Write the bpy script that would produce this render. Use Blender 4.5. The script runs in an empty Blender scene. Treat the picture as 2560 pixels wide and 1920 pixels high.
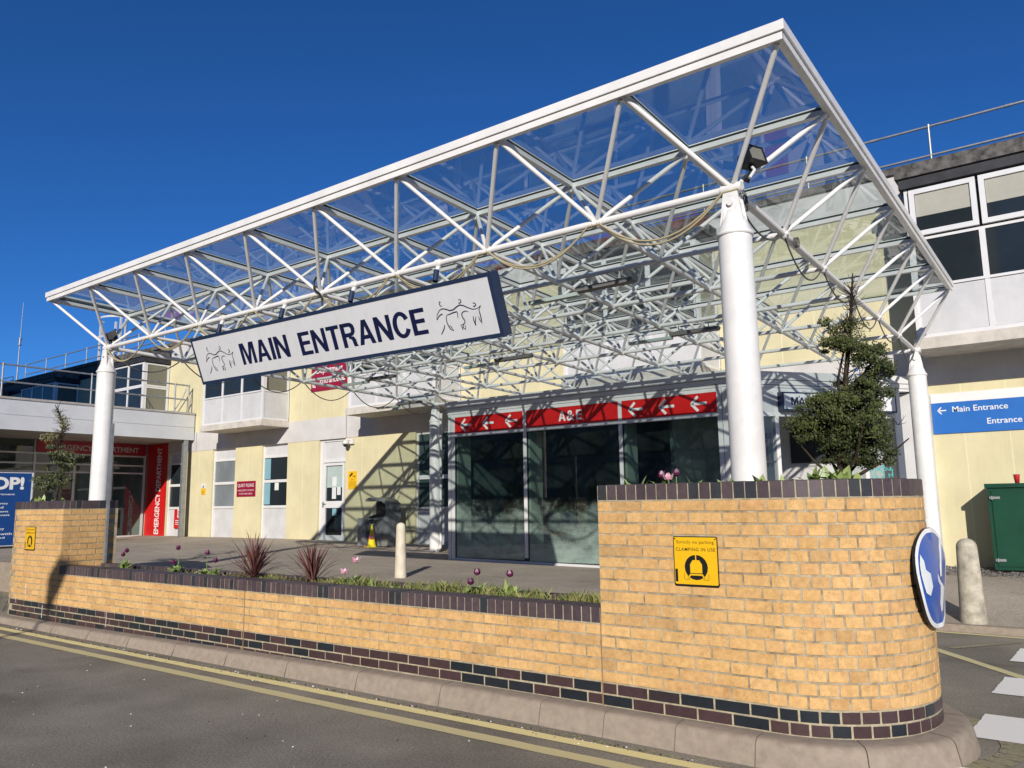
import bpy, math, random
from mathutils import Vector, Matrix
random.seed(7)
R = math.radians
scene = bpy.context.scene
col = scene.collection

# ------------------------------------------------------------------ camera, sky, sun, exposure
cam_d = bpy.data.cameras.new("camera")
cam = bpy.data.objects.new("camera", cam_d); col.objects.link(cam)
cam_d.sensor_width = 36.0
cam_d.lens = 36.0 * 1962.68 / 2560.0
cam_d.clip_end = 2000.0
cr = Vector((0.8009904982449358, 0.5985013720560927, -0.014502736579821745))
cu = Vector((0.10095526216247924, -0.11115413013710594, 0.9886621234755423))
cd = Vector((-0.5901035983308646, 0.7933730944520603, 0.14945526500102932))
CAM = Vector((11.6446, -5.6062, 1.3488))
m = Matrix.Identity(4)
for i in range(3):
    m[i][0] = cr[i]; m[i][1] = cu[i]; m[i][2] = -cd[i]; m[i][3] = CAM[i]
cam.matrix_world = m
scene.camera = cam

SUNL = Vector((-0.58, 1.0, -0.475)).normalized()          # direction the light travels
world = bpy.data.worlds.new("World"); scene.world = world; world.use_nodes = True
wn = world.node_tree.nodes; wl = world.node_tree.links
for n in list(wn): wn.remove(n)
sky = wn.new("ShaderNodeTexSky"); sky.sky_type = 'NISHITA'; sky.sun_disc = False
sky.sun_elevation = math.asin(-SUNL.z)
sky.sun_rotation = math.atan2(-SUNL.x, -SUNL.y)
sky.air_density = 1.0; sky.dust_density = 0.5; sky.ozone_density = 10.0; sky.altitude = 2500
bg = wn.new("ShaderNodeBackground"); bg.inputs[1].default_value = 0.10
wo = wn.new("ShaderNodeOutputWorld")
hs = wn.new('ShaderNodeHueSaturation'); hs.inputs['Saturation'].default_value = 1.06; hs.inputs['Hue'].default_value = 0.502
wl.new(sky.outputs[0], hs.inputs['Color']); wl.new(hs.outputs[0], bg.inputs[0]); wl.new(bg.outputs[0], wo.inputs[0])
sun_d = bpy.data.lights.new("sun", 'SUN'); sun_d.energy = 4.25; sun_d.angle = R(0.53); sun_d.color = (1.0, 0.93, 0.83)
sun = bpy.data.objects.new("sun", sun_d); col.objects.link(sun)
sun.rotation_euler = SUNL.to_track_quat('-Z', 'Y').to_euler()
sun.location = (20, -20, 30)
scene.view_settings.view_transform = 'Standard'; scene.view_settings.look = 'None'
scene.view_settings.exposure = 0.15; scene.view_settings.gamma = 1.0
scene.cycles.max_bounces = 10; scene.cycles.transparent_max_bounces = 24
scene.cycles.glossy_bounces = 4; scene.cycles.transmission_bounces = 6
scene.cycles.caustics_reflective = False; scene.cycles.caustics_refractive = False

# ------------------------------------------------------------------ materials
def nt(name):
    mt = bpy.data.materials.new(name); mt.use_nodes = True
    t = mt.node_tree
    return mt, t, t.nodes["Principled BSDF"]
def N(t, kind, **kw):
    n = t.nodes.new(kind)
    for k, v in kw.items(): setattr(n, k, v)
    return n
def pos(t, scale=(1, 1, 1)):
    g = N(t, "ShaderNodeNewGeometry"); mp = N(t, "ShaderNodeMapping")
    mp.inputs['Scale'].default_value = scale
    t.links.new(g.outputs['Position'], mp.inputs['Vector']); return mp.outputs[0]
def noise(t, vec, scale, detail=4, rough=0.6):
    n = N(t, "ShaderNodeTexNoise"); n.inputs['Scale'].default_value = scale
    n.inputs['Detail'].default_value = detail; n.inputs['Roughness'].default_value = rough
    t.links.new(vec, n.inputs['Vector']); return n.outputs[0]
def ramp(t, fac, stops):
    r = N(t, "ShaderNodeValToRGB"); e = r.color_ramp.elements
    while len(e) < len(stops): e.new(0.5)
    for k, (p, c) in enumerate(stops):
        e[k].position = p; e[k].color = (*c, 1) if len(c) == 3 else c
    t.links.new(fac, r.inputs[0]); return r.outputs[0]
def mix(t, a, b, f, mode='MIX'):
    n = N(t, "ShaderNodeMix", data_type='RGBA', blend_type=mode)
    for s, v in ((6, a), (7, b), (0, f)):
        if isinstance(v, (int, float)): n.inputs[s].default_value = v
        elif isinstance(v, tuple): n.inputs[s].default_value = (*v, 1)
        else: t.links.new(v, n.inputs[s])
    return n.outputs[2]
def bump(t, b, h, strength=0.3, dist=0.01):
    n = N(t, "ShaderNodeBump"); n.inputs['Strength'].default_value = strength; n.inputs['Distance'].default_value = dist
    t.links.new(h, n.inputs['Height']); t.links.new(n.outputs[0], b.inputs['Normal'])
def dirty(name, c, var=0.12, scale=3.0, rough=0.5, spec=0.4, fine=60, bs=0.15, streak=0.0, metal=0.0):
    """base colour with soft irregular soiling and fine grain"""
    mt, t, b = nt(name)
    p = pos(t)
    lo = tuple(x * (1 - var * 1.6) for x in c); hi = tuple(min(1, x * (1 + var * 0.5)) for x in c)
    base = ramp(t, noise(t, p, scale, 6, 0.65), [(0.3, lo), (0.62, hi)])
    if streak:
        ps = pos(t, (9, 9, 0.7))
        s = ramp(t, noise(t, ps, 1.3, 5, 0.7), [(0.5, (1, 1, 1)), (0.8, (1 - streak,) * 3)])
        base = mix(t, base, s, 1.0, 'MULTIPLY')
    t.links.new(base, b.inputs['Base Color'])
    b.inputs['Roughness'].default_value = rough; b.inputs['Specular IOR Level'].default_value = spec
    b.inputs['Metallic'].default_value = metal
    if bs: bump(t, b, noise(t, p, fine, 3), bs, 0.004)
    return mt
def plain(name, c, rough=0.5, metal=0.0, spec=0.5):
    mt, t, b = nt(name)
    p = pos(t)
    f = ramp(t, noise(t, p, 5.0, 5), [(0.3, tuple(x * 0.88 for x in c)), (0.7, c)])
    t.links.new(f, b.inputs['Base Color'])
    b.inputs['Roughness'].default_value = rough; b.inputs['Metallic'].default_value = metal
    b.inputs['Specular IOR Level'].default_value = spec
    return mt
def glass(name, tint, rough=0.01, dirt=0.04, dirtc=(0.5, 0.55, 0.53), mist=False):
    """thin pane: tinted see-through, mirror by Fresnel, a little film of dirt"""
    mt = bpy.data.materials.new(name); mt.use_nodes = True; t = mt.node_tree
    t.nodes.clear()
    o = N(t, "ShaderNodeOutputMaterial"); tr = N(t, "ShaderNodeBsdfTransparent"); gl = N(t, "ShaderNodeBsdfGlossy")
    df = N(t, "ShaderNodeBsdfDiffuse"); fr = N(t, "ShaderNodeFresnel"); m1 = N(t, "ShaderNodeMixShader"); m2 = N(t, "ShaderNodeMixShader")
    tr.inputs[0].default_value = (*tint, 1); gl.inputs['Roughness'].default_value = rough
    df.inputs[0].default_value = (*dirtc, 1); 
    ge = N(t, "ShaderNodeNewGeometry"); im = N(t, "ShaderNodeMapRange")
    im.inputs[3].default_value = 1.7; im.inputs[4].default_value = 1 / 1.7
    t.links.new(ge.outputs['Backfacing'], im.inputs[0]); t.links.new(im.outputs[0], fr.inputs[0])
    nz = noise(t, pos(t), 2.2, 5, 0.7)
    mr = N(t, "ShaderNodeMapRange"); mr.inputs[1].default_value = 0.35; mr.inputs[2].default_value = 0.75
    mr.inputs[3].default_value = dirt * 0.4; mr.inputs[4].default_value = dirt * 1.8
    t.links.new(nz, mr.inputs[0])
    if mist:      # dried smears low on the pane
        g = N(t, "ShaderNodeNewGeometry"); sp = N(t, "ShaderNodeSeparateXYZ"); t.links.new(g.outputs['Position'], sp.inputs[0])
        ad = N(t, "ShaderNodeMath", operation='MULTIPLY_ADD'); t.links.new(noise(t, pos(t, (1, 1, 1.6)), 2.6, 7, 0.75), ad.inputs[0]); ad.inputs[1].default_value = -2.2; 
        t.links.new(sp.outputs['Z'], ad.inputs[2])
        m3 = N(t, "ShaderNodeMapRange"); m3.inputs[1].default_value = 0.25; m3.inputs[2].default_value = -0.75; m3.inputs[3].default_value = 0.0; m3.inputs[4].default_value = 0.6
        t.links.new(ad.outputs[0], m3.inputs[0]); a2_ = N(t, "ShaderNodeMath", operation='ADD'); t.links.new(m3.outputs[0], a2_.inputs[0]); t.links.new(mr.outputs[0], a2_.inputs[1]); mr = a2_
    t.links.new(mr.outputs[0], m1.inputs[0]); t.links.new(tr.outputs[0], m1.inputs[1]); t.links.new(df.outputs[0], m1.inputs[2])
    t.links.new(fr.outputs[0], m2.inputs[0]); t.links.new(m1.outputs[0], m2.inputs[1]); t.links.new(gl.outputs[0], m2.inputs[2])
    t.links.new(m2.outputs[0], o.inputs[0])
    return mt
def attr_mat(name, stops, rough, spec, spots=None, bs=0.5):
    """brick: one random value per brick picks its shade, fine grain and pits on top"""
    mt, t, b = nt(name)
    a = N(t, "ShaderNodeAttribute"); a.attribute_name = "rnd"
    sep = N(t, "ShaderNodeSeparateColor"); t.links.new(a.outputs['Color'], sep.inputs[0])
    base = ramp(t, sep.outputs[0], stops)
    p = pos(t)
    g = ramp(t, noise(t, p, 26, 6, 0.7), [(0.3, (0.76, 0.74, 0.72)), (0.62, (1.05, 1.05, 1.05))])
    base = mix(t, base, g, 1.0, 'MULTIPLY')
    big = ramp(t, noise(t, p, 1.7, 7, 0.7), [(0.30, (0.82, 0.80, 0.76)), (0.6, (1.0, 1.0, 1.0))])
    base = mix(t, base, big, 1.0, 'MULTIPLY')
    if spots:
        ss = ramp(t, noise(t, pos(t, (4, 4, 0.9)), 1.6, 6, 0.75), [(0.5, (1, 1, 1)), (0.78, (0.80, 0.77, 0.72))]); base = mix(t, base, ss, 1.0, 'MULTIPLY')
        v = N(t, "ShaderNodeTexVoronoi"); v.inputs['Scale'].default_value = 75; t.links.new(pos(t, (1, 1, 1.6)), v.inputs['Vector'])
        s = ramp(t, v.outputs['Distance'], [(0.14, (1, 1, 1)), (0.26, (0, 0, 0))])
        gate = ramp(t, noise(t, p, 9, 3), [(0.44, (0, 0, 0)), (0.62, (1, 1, 1))])
        base = mix(t, base, spots, mix(t, s, gate, 1.0, 'MULTIPLY'))
    t.links.new(base, b.inputs['Base Color'])
    b.inputs['Roughness'].default_value = rough; b.inputs['Specular IOR Level'].default_value = spec
    bump(t, b, noise(t, p, 140, 4, 0.7), bs, 0.003)
    return mt

M = {}
M['yellow_brick'] = attr_mat('yellow_brick', [(0.0, (0.58, 0.365, 0.165)), (0.12, (0.68, 0.420, 0.175)), (0.5, (0.74, 0.465, 0.198)), (0.85, (0.75, 0.485, 0.215)), (1.0, (0.69, 0.405, 0.180))], 0.85, 0.25, spots=(0.22, 0.09, 0.035))
M['blue_brick'] = attr_mat('blue_brick', [(0.0, (0.016, 0.022, 0.030)), (0.35, (0.020, 0.026, 0.036)), (0.45, (0.062, 0.036, 0.042)), (1.0, (0.078, 0.046, 0.050))], 0.33, 0.5, bs=0.25)
M['coping_brick'] = attr_mat('coping_brick', [(0.0, (0.034, 0.040, 0.050)), (0.11, (0.045, 0.045, 0.055)), (0.16, (0.075, 0.055, 0.066)), (1.0, (0.105, 0.076, 0.086))], 0.5, 0.45, bs=0.35)
M['mortar'] = dirty('mortar', (0.42, 0.35, 0.24), 0.35, 14, 0.95, 0.1, 120, 0.6)
M['pale_mortar'] = dirty('pale_mortar', (0.43, 0.38, 0.27), 0.25, 20, 0.95, 0.1, 120, 0.6)
M['sealant'] = plain('sealant', (0.30, 0.19, 0.10), 0.7)
M['white_steel'] = dirty('white_steel', (0.80, 0.795, 0.785), 0.07, 4, 0.32, 0.5, 30, 0.03)
M['white_upvc'] = dirty('white_upvc', (0.71, 0.71, 0.715), 0.05, 2, 0.35, 0.5, 30, 0.0)
M['white_panel'] = dirty('white_panel', (0.60, 0.60, 0.61), 0.08, 2.2, 0.45, 0.4, 40, 0.04, 0.06)
M['grey_frame'] = dirty('grey_frame', (0.66, 0.665, 0.67), 0.08, 2.5, 0.4, 0.5, 40, 0.02, 0.05)
M['annex_cladding'] = dirty('annex_cladding', (0.60, 0.62, 0.65), 0.06, 1.5, 0.35, 0.5, 40, 0.02)
M['yellow_render'] = dirty('yellow_render', (0.66, 0.60, 0.385), 0.07, 1.3, 0.85, 0.2, 70, 0.25, 0.07)
M['render_joint'] = plain('render_joint', (0.78, 0.72, 0.48), 0.8)
M['concrete_band'] = dirty('concrete_band', (0.60, 0.58, 0.57), 0.08, 1.6, 0.8, 0.2, 60, 0.2, 0.08)
M['sill_concrete'] = dirty('sill_concrete', (0.60, 0.56, 0.50), 0.14, 5, 0.85, 0.2, 50, 0.3, 0.1)
M['soffit'] = dirty('soffit', (0.42, 0.40, 0.38), 0.12, 3, 0.85, 0.2, 50, 0.1)
M['roof_black'] = dirty('roof_black', (0.030, 0.032, 0.038), 0.3, 5, 0.6, 0.4, 40, 0.3)
M['roof_cap'] = dirty('roof_cap', (0.12, 0.115, 0.11), 0.55, 7, 0.9, 0.2, 30, 0.6)
M['galvanised'] = dirty('galvanised', (0.36, 0.38, 0.40), 0.15, 9, 0.45, 0.5, 60, 0.1, 0, 0.6)
M['dark_frame'] = plain('dark_frame', (0.03, 0.035, 0.04), 0.4)
M['navy'] = plain('navy', (0.018, 0.035, 0.085), 0.35)
M['navy_text'] = plain('navy_text', (0.006, 0.010, 0.055), 0.4)
M['sign_face'] = dirty('sign_face', (0.70, 0.71, 0.74), 0.03, 1.5, 0.3, 0.5, 30, 0.0, 0.10)
M['red_panel'] = plain('red_panel', (0.60, 0.015, 0.015), 0.3)
M['red_dark'] = plain('red_dark', (0.36, 0.012, 0.035), 0.4)
M['maroon'] = plain('maroon', (0.30, 0.010, 0.045), 0.35)
M['white_text'] = plain('white_text', (0.82, 0.82, 0.82), 0.4)
M['grey_text'] = plain('grey_text', (0.50, 0.52, 0.55), 0.5)
M['blue_sign'] = plain('blue_sign', (0.020, 0.150, 0.52), 0.4)
M['blue_banner'] = plain('blue_banner', (0.006, 0.060, 0.25), 0.4)
M['round_blue'] = plain('round_blue', (0.008, 0.085, 0.42), 0.22)
M['yellow_sign'] = plain('yellow_sign', (0.86, 0.50, 0.012), 0.35)
M['black_paint'] = plain('black_paint', (0.012, 0.012, 0.012), 0.4)
M['black_plastic'] = plain('black_plastic', (0.015, 0.015, 0.016), 0.45)
M['asphalt'] = None
M['dark_window'] = None
M['canopy_glass'] = glass('canopy_glass', (0.74, 0.83, 0.82), 0.01, 0.13)
M['lobby_glass'] = glass('lobby_glass', (0.56, 0.68, 0.63), 0.008, 0.02, (0.25, 0.38, 0.34))
M['misted_glass'] = glass('misted_glass', (0.56, 0.68, 0.63), 0.008, 0.02, (0.40, 0.52, 0.47), mist=True)
M['clear_glass'] = glass('clear_glass', (0.82, 0.88, 0.86), 0.01, 0.04)
def window(name, c, rough=0.04):
    mt, t, b = nt(name)
    f = ramp(t, noise(t, pos(t, (1, 1, 0.6)), 1.6, 4), [(0.35, tuple(x * 0.7 for x in c)), (0.7, c)])
    t.links.new(f, b.inputs['Base Color']); b.inputs['Roughness'].default_value = rough
    b.inputs['IOR'].default_value = 1.55
    return mt
M['dark_window'] = window('dark_window', (0.022, 0.030, 0.036)); M['dark_window'].node_tree.nodes['Principled BSDF'].inputs['IOR'].default_value = 1.38
M['blind_window'] = window('blind_window', (0.25, 0.28, 0.30), 0.15)
M['teal_window'] = window('teal_window', (0.060, 0.095, 0.090), 0.07)
M['shiny_window'] = window('shiny_window', (0.10, 0.11, 0.10), 0.02)
M['shiny_window'].node_tree.nodes["Principled BSDF"].inputs['IOR'].default_value = 2.3
M['roller_blind'] = plain('roller_blind', (0.42, 0.41, 0.35), 0.8)
M['interior_wall'] = dirty('interior_wall', (0.42, 0.44, 0.42), 0.1, 2, 0.8, 0.2, 30, 0)
M['interior_dark'] = plain('interior_dark', (0.05, 0.06, 0.07), 0.7)
M['lobby_wall'] = dirty('lobby_wall', (0.11, 0.135, 0.14), 0.3, 1.5, 0.7, 0.3, 30, 0)
M['interior_floor'] = dirty('interior_floor', (0.34, 0.42, 0.38), 0.1, 2, 0.3, 0.5, 30, 0)
M['wood'] = plain('wood', (0.24, 0.09, 0.03), 0.5)
M['seat_blue'] = plain('seat_blue', (0.03, 0.06, 0.12), 0.6)
M['paper'] = plain('paper', (0.70, 0.74, 0.74), 0.8)
M['pale_blind'] = plain('pale_blind', (0.42, 0.52, 0.50), 0.6)
M['bollard_concrete'] = dirty('bollard_concrete', (0.50, 0.46, 0.37), 0.28, 8, 0.9, 0.2, 90, 0.5, 0.25)
M['cream_bollard'] = dirty('cream_bollard', (0.66, 0.60, 0.48), 0.15, 6, 0.7, 0.3, 60, 0.3, 0.2)
M['kerb'] = dirty('kerb', (0.33, 0.275, 0.220), 0.13, 14, 0.95, 0.15, 160, 0.5)
M['kerb_joint'] = plain('kerb_joint', (0.17, 0.14, 0.11), 0.9)
M['cable_beige'] = plain('cable_beige', (0.42, 0.36, 0.22), 0.6)
M['cable_dark'] = plain('cable_dark', (0.10, 0.10, 0.09), 0.6)
M['bin_metal'] = dirty('bin_metal', (0.24, 0.25, 0.26), 0.35, 6, 0.3, 0.6, 50, 0.1, 0.3, 0.2)
M['cone_yellow'] = plain('cone_yellow', (0.80, 0.66, 0.02), 0.4)
M['cabinet_green'] = dirty('cabinet_green', (0.008, 0.060, 0.034), 0.12, 3, 0.35, 0.5, 40, 0.05)
M['slate'] = dirty('slate', (0.20, 0.19, 0.18), 0.5, 11, 0.8, 0.3, 60, 0.3)
M['soil'] = dirty('soil', (0.060, 0.045, 0.030), 0.5, 12, 1.0, 0.1, 40, 1.0)
M['bark'] = dirty('bark', (0.055, 0.042, 0.032), 0.4, 20, 0.95, 0.1, 60, 0.8)
M['red_cup'] = plain('red_cup', (0.62, 0.03, 0.04), 0.4)
M['added_block_cream'] = dirty('added_block_cream', (0.48, 0.44, 0.37), 0.2, 1, 0.9, 0.2, 30, 0.2)  # colour of the added unseen blocks, pale to lift reflections

def leafmat(name, c1, c2, rough=0.5, trans=0.25):
    mt, t, b = nt(name)
    a = N(t, "ShaderNodeAttribute"); a.attribute_name = "rnd"
    sep = N(t, "ShaderNodeSeparateColor"); t.links.new(a.outputs['Color'], sep.inputs[0])
    t.links.new(ramp(t, sep.outputs[0], [(0, c1), (1, c2)]), b.inputs['Base Color'])
    b.inputs['Roughness'].default_value = rough
    return mt
M['hedge_leaf'] = leafmat('hedge_leaf', (0.018, 0.026, 0.009), (0.125, 0.150, 0.042))
M['dry_leaf'] = leafmat('dry_leaf', (0.10, 0.09, 0.035), (0.26, 0.25, 0.10))
M['tulip_leaf'] = leafmat('tulip_leaf', (0.13, 0.22, 0.055), (0.34, 0.42, 0.14), 0.4)
M['grass'] = leafmat('grass', (0.07, 0.11, 0.02), (0.34, 0.33, 0.12), 0.6)
M['cordyline_leaf'] = leafmat('cordyline_leaf', (0.070, 0.026, 0.026), (0.26, 0.11, 0.095), 0.4)
M['purple_petal'] = leafmat('purple_petal', (0.055, 0.004, 0.036), (0.15, 0.012, 0.085), 0.4)
M['pink_petal'] = leafmat('pink_petal', (0.72, 0.25, 0.38), (0.85, 0.62, 0.66), 0.5)

def asphalt(name, base, speck, rough=0.92, patch=0.35):
    mt, t, b = nt(name)
    p = pos(t)
    lo = tuple(x * (1 - patch) for x in base); hi = tuple(x * 1.12 for x in base)
    c = ramp(t, noise(t, p, 0.9, 7, 0.62), [(0.3, lo), (0.65, hi)])
    g = ramp(t, noise(t, p, 60, 5, 0.85), [(0.36, (0.55, 0.54, 0.53)), (0.62, (1.40, 1.39, 1.36))])
    c = mix(t, c, g, 1.0, 'MULTIPLY')
    v = N(t, "ShaderNodeTexVoronoi"); v.inputs['Scale'].default_value = 34; t.links.new(p, v.inputs['Vector'])
    s = ramp(t, v.outputs['Distance'], [(0.06, (1, 1, 1)), (0.12, (0, 0, 0))])
    gt = ramp(t, noise(t, p, 13, 2), [(0.58, (0, 0, 0)), (0.66, (1, 1, 1))])
    c = mix(t, c, speck, mix(t, s, gt, 1.0, 'MULTIPLY'))
    st = ramp(t, noise(t, pos(t, (0.5, 1.6, 1)), 1.9, 3, 0.5), [(0.62, (1, 1, 1)), (0.75, (0.80, 0.79, 0.78))])
    c = mix(t, c, st, 1.0, 'MULTIPLY')
    t.links.new(c, b.inputs['Base Color']); b.inputs['Roughness'].default_value = rough
    b.inputs['Specular IOR Level'].default_value = 0.25
    bump(t, b, noise(t, p, 95, 5, 0.85), 0.45, 0.005)
    return mt
M['asphalt'] = asphalt('asphalt', (0.25, 0.230, 0.190), (0.55, 0.39, 0.36))
M['pavement_asphalt'] = asphalt('pavement_asphalt', (0.37, 0.325, 0.27), (0.30, 0.28, 0.25), 0.95, 0.2)

def worn_paint(name, c, wear, under, stretch=(1, 1, 1)):
    mt, t, b = nt(name)
    p = pos(t, stretch)
    f = noise(t, p, 42, 6, 0.8)
    big = noise(t, pos(t), 1.6, 4)
    hb = N(t, "ShaderNodeMapRange"); hb.inputs[1].default_value = 0.2; hb.inputs[2].default_value = 0.8; hb.inputs[3].default_value = 0.40; hb.inputs[4].default_value = 0.62; t.links.new(big, hb.inputs[0])
    mm = N(t, "ShaderNodeMath", operation='ADD'); t.links.new(f, mm.inputs[0]); t.links.new(hb.outputs[0], mm.inputs[1])
    mk = ramp(t, mm.outputs[0], [(0.0, (0, 0, 0)), (1.0, (1, 1, 1))])
    r = N(t, "ShaderNodeMapRange"); r.inputs[1].default_value = wear; r.inputs[2].default_value = wear + 0.18
    t.links.new(mm.outputs[0], r.inputs[0])
    t.links.new(mix(t, c, under, r.outputs[0]), b.inputs['Base Color'])
    b.inputs['Roughness'].default_value = 0.8
    bump(t, b, noise(t, pos(t), 95, 4, 0.8), 0.6, 0.004)
    return mt
M['yellow_line'] = worn_paint('yellow_line', (0.80, 0.71, 0.34), 1.28, (0.24, 0.22, 0.15))
M['faded_line'] = worn_paint('faded_line', (0.62, 0.55, 0.29), 1.12, (0.20, 0.185, 0.14))
M['very_faded_line'] = worn_paint('very_faded_line', (0.33, 0.29, 0.16), 0.94, (0.19, 0.18, 0.15))
M['zebra_white'] = worn_paint('zebra_white', (0.86, 0.84, 0.79), 1.46, (0.42, 0.42, 0.41))
def spray(name, c):
    mt, t, b = nt(name); b.inputs['Base Color'].default_value = (*c, 1); b.inputs['Roughness'].default_value = 0.8
    f = ramp(t, noise(t, pos(t), 30, 5), [(0.4, (0.35,) * 3), (0.6, (1,) * 3)])
    t.links.new(mix(t, (0.12, 0.11, 0.10), c, f), b.inputs['Base Color']); return mt

# ------------------------------------------------------------------ mesh helpers
class MB:
    def __init__(s): s.v = []; s.f = []; s.m = []; s.c = []; s.sm = []
    def add(s, vs, fs, mi=0, c=0.5, smooth=False):
        o = len(s.v); s.v += [tuple(v) for v in vs]
        for f in fs: s.f.append([i + o for i in f]); s.m.append(mi); s.c.append(c); s.sm.append(smooth)
    def box(s, x0, y0, z0, x1, y1, z1, mi=0, c=0.5):
        x0, x1 = min(x0, x1), max(x0, x1); y0, y1 = min(y0, y1), max(y0, y1); z0, z1 = min(z0, z1), max(z0, z1)
        s.add([(x0, y0, z0), (x1, y0, z0), (x1, y1, z0), (x0, y1, z0), (x0, y0, z1), (x1, y0, z1), (x1, y1, z1), (x0, y1, z1)],
              [(0, 3, 2, 1), (4, 5, 6, 7), (0, 1, 5, 4), (1, 2, 6, 5), (2, 3, 7, 6), (3, 0, 4, 7)], mi, c)
        return s
    def obox(s, o, u, v, w, mi=0, c=0.5):
        """box from corner o along edge vectors u, v, w"""
        o, u, v, w = map(Vector, (o, u, v, w))
        if u.cross(v).dot(w) < 0: u, v = v, u
        P = [o, o + u, o + u + v, o + v, o + w, o + u + w, o + u + v + w, o + v + w]
        s.add(P, [(0, 3, 2, 1), (4, 5, 6, 7), (0, 1, 5, 4), (1, 2, 6, 5), (2, 3, 7, 6), (3, 0, 4, 7)], mi, c)
        return s
    def prism(s, poly, z0, z1, mi=0, c=0.5):
        n = len(poly); A = sum(poly[i][0] * poly[(i + 1) % n][1] - poly[(i + 1) % n][0] * poly[i][1] for i in range(n))
        if A < 0: poly = poly[::-1]
        vs = [(x, y, z0) for x, y in poly] + [(x, y, z1) for x, y in poly]
        fs = [tuple(range(n))[::-1], tuple(range(n, 2 * n))] + [(i, (i + 1) % n, n + (i + 1) % n, n + i) for i in range(n)]
        s.add(vs, fs, mi, c); return s
    def fprism(s, fr, poly, d0, d1, mi=0):
        """polygon in a frame's u,v, extruded along its normal from d0 to d1"""
        n = len(poly); A = sum(poly[i][0] * poly[(i + 1) % n][1] - poly[(i + 1) % n][0] * poly[i][1] for i in range(n))
        if A < 0: poly = poly[::-1]
        vs = [fr.p(x, y, d0) for x, y in poly] + [fr.p(x, y, d1) for x, y in poly]
        s.add(vs, [tuple(range(n))[::-1], tuple(range(n, 2 * n))] + [(i, (i + 1) % n, n + (i + 1) % n, n + i) for i in range(n)], mi)
        return s
    def tube(s, a, b, r, n=10, mi=0, r2=None, caps=True):
        a, b = Vector(a), Vector(b); d = (b - a).normalized(); r2 = r if r2 is None else r2
        u = d.orthogonal().normalized(); w = d.cross(u)
        vs = []
        for P, rr in ((a, r), (b, r2)):
            vs += [P + (u * math.cos(2 * math.pi * k / n) + w * math.sin(2 * math.pi * k / n)) * rr for k in range(n)]
        s.add(vs, [(k, (k + 1) % n, n + (k + 1) % n, n + k) for k in range(n)], mi, smooth=True)
        if caps: s.add(vs, [tuple(range(n))[::-1], tuple(range(n, 2 * n))], mi)
        return s
    def path(s, pts, r, n=8, mi=0, c=0.5):
        pts = [Vector(p) for p in pts]; rs = r if isinstance(r, (list, tuple)) else [r] * len(pts)
        vs = []; u = None
        for i, P in enumerate(pts):
            d = (pts[min(i + 1, len(pts) - 1)] - pts[max(i - 1, 0)]).normalized()
            u = d.orthogonal().normalized() if u is None else (u - d * u.dot(d)).normalized()
            w = d.cross(u)
            vs += [P + (u * math.cos(2 * math.pi * k / n) + w * math.sin(2 * math.pi * k / n)) * rs[i] for k in range(n)]
        fs = []
        for i in range(len(pts) - 1):
            fs += [(i * n + k, i * n + (k + 1) % n, (i + 1) * n + (k + 1) % n, (i + 1) * n + k) for k in range(n)]
        s.add(vs, fs, mi, c, True)
        L = (len(pts) - 1) * n
        s.add(vs[:n], [tuple(range(n))[::-1]], mi, c); s.add(vs[L:], [tuple(range(n))], mi, c)
        return s
    def lathe(s, cx, cy, prof, n=24, mi=0, smooth=True):
        vs = []
        for r, z in prof: vs += [(cx + r * math.cos(2 * math.pi * k / n), cy + r * math.sin(2 * math.pi * k / n), z) for k in range(n)]
        fs = []
        for i in range(len(prof) - 1):
            fs += [(i * n + k, i * n + (k + 1) % n, (i + 1) * n + (k + 1) % n, (i + 1) * n + k) for k in range(n)]
        s.add(vs, fs, mi, smooth=smooth)
        if prof[-1][0] > 1e-4: s.add(vs[-n:], [tuple(range(n))], mi)
        return s
    def quad(s, a, b, c_, d, mi=0, c=0.5): s.add([a, b, c_, d], [(0, 1, 2, 3)], mi, c); return s
    def build(s, name, mats, parent=None, **kw):
        if isinstance(mats, str): mats = [mats]
        o0 = Vector((0, 0, 0)); q = parent
        while q is not None: o0 = o0 + q.location; q = q.parent
        me = bpy.data.meshes.new(name)
        me.from_pydata([(v[0] - o0.x, v[1] - o0.y, v[2] - o0.z) for v in s.v], [], s.f)
        for k in mats: me.materials.append(M[k])
        me.polygons.foreach_set('material_index', s.m)
        me.polygons.foreach_set('use_smooth', s.sm)
        a = me.color_attributes.new('rnd', 'FLOAT_COLOR', 'CORNER')
        data = []
        for p, c in zip(me.polygons, s.c): data += [c, c, c, 1.0] * len(p.vertices)
        a.data.foreach_set('color', data)
        me.update()
        ob = bpy.data.objects.new(name, me); col.objects.link(ob); ob.parent = parent
        for k, v in kw.items(): ob[k] = v
        return ob
def thing(name, loc, label, cat, group=None):
    o = bpy.data.objects.new(name, None); col.objects.link(o); o.location = loc
    o.empty_display_size = 0.2
    o['label'] = label; o['category'] = cat
    if group: o['group'] = group
    return o
def tag(o, label, cat, group=None):
    o['label'] = label; o['category'] = cat
    if group: o['group'] = group
    return o
def struct(o): o['kind'] = 'structure'; return o
def copy_tree(o, parent=None):
    c = o.copy(); col.objects.link(c); c.parent = parent
    for ch in list(o.children): copy_tree(ch, c)
    return c

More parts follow.
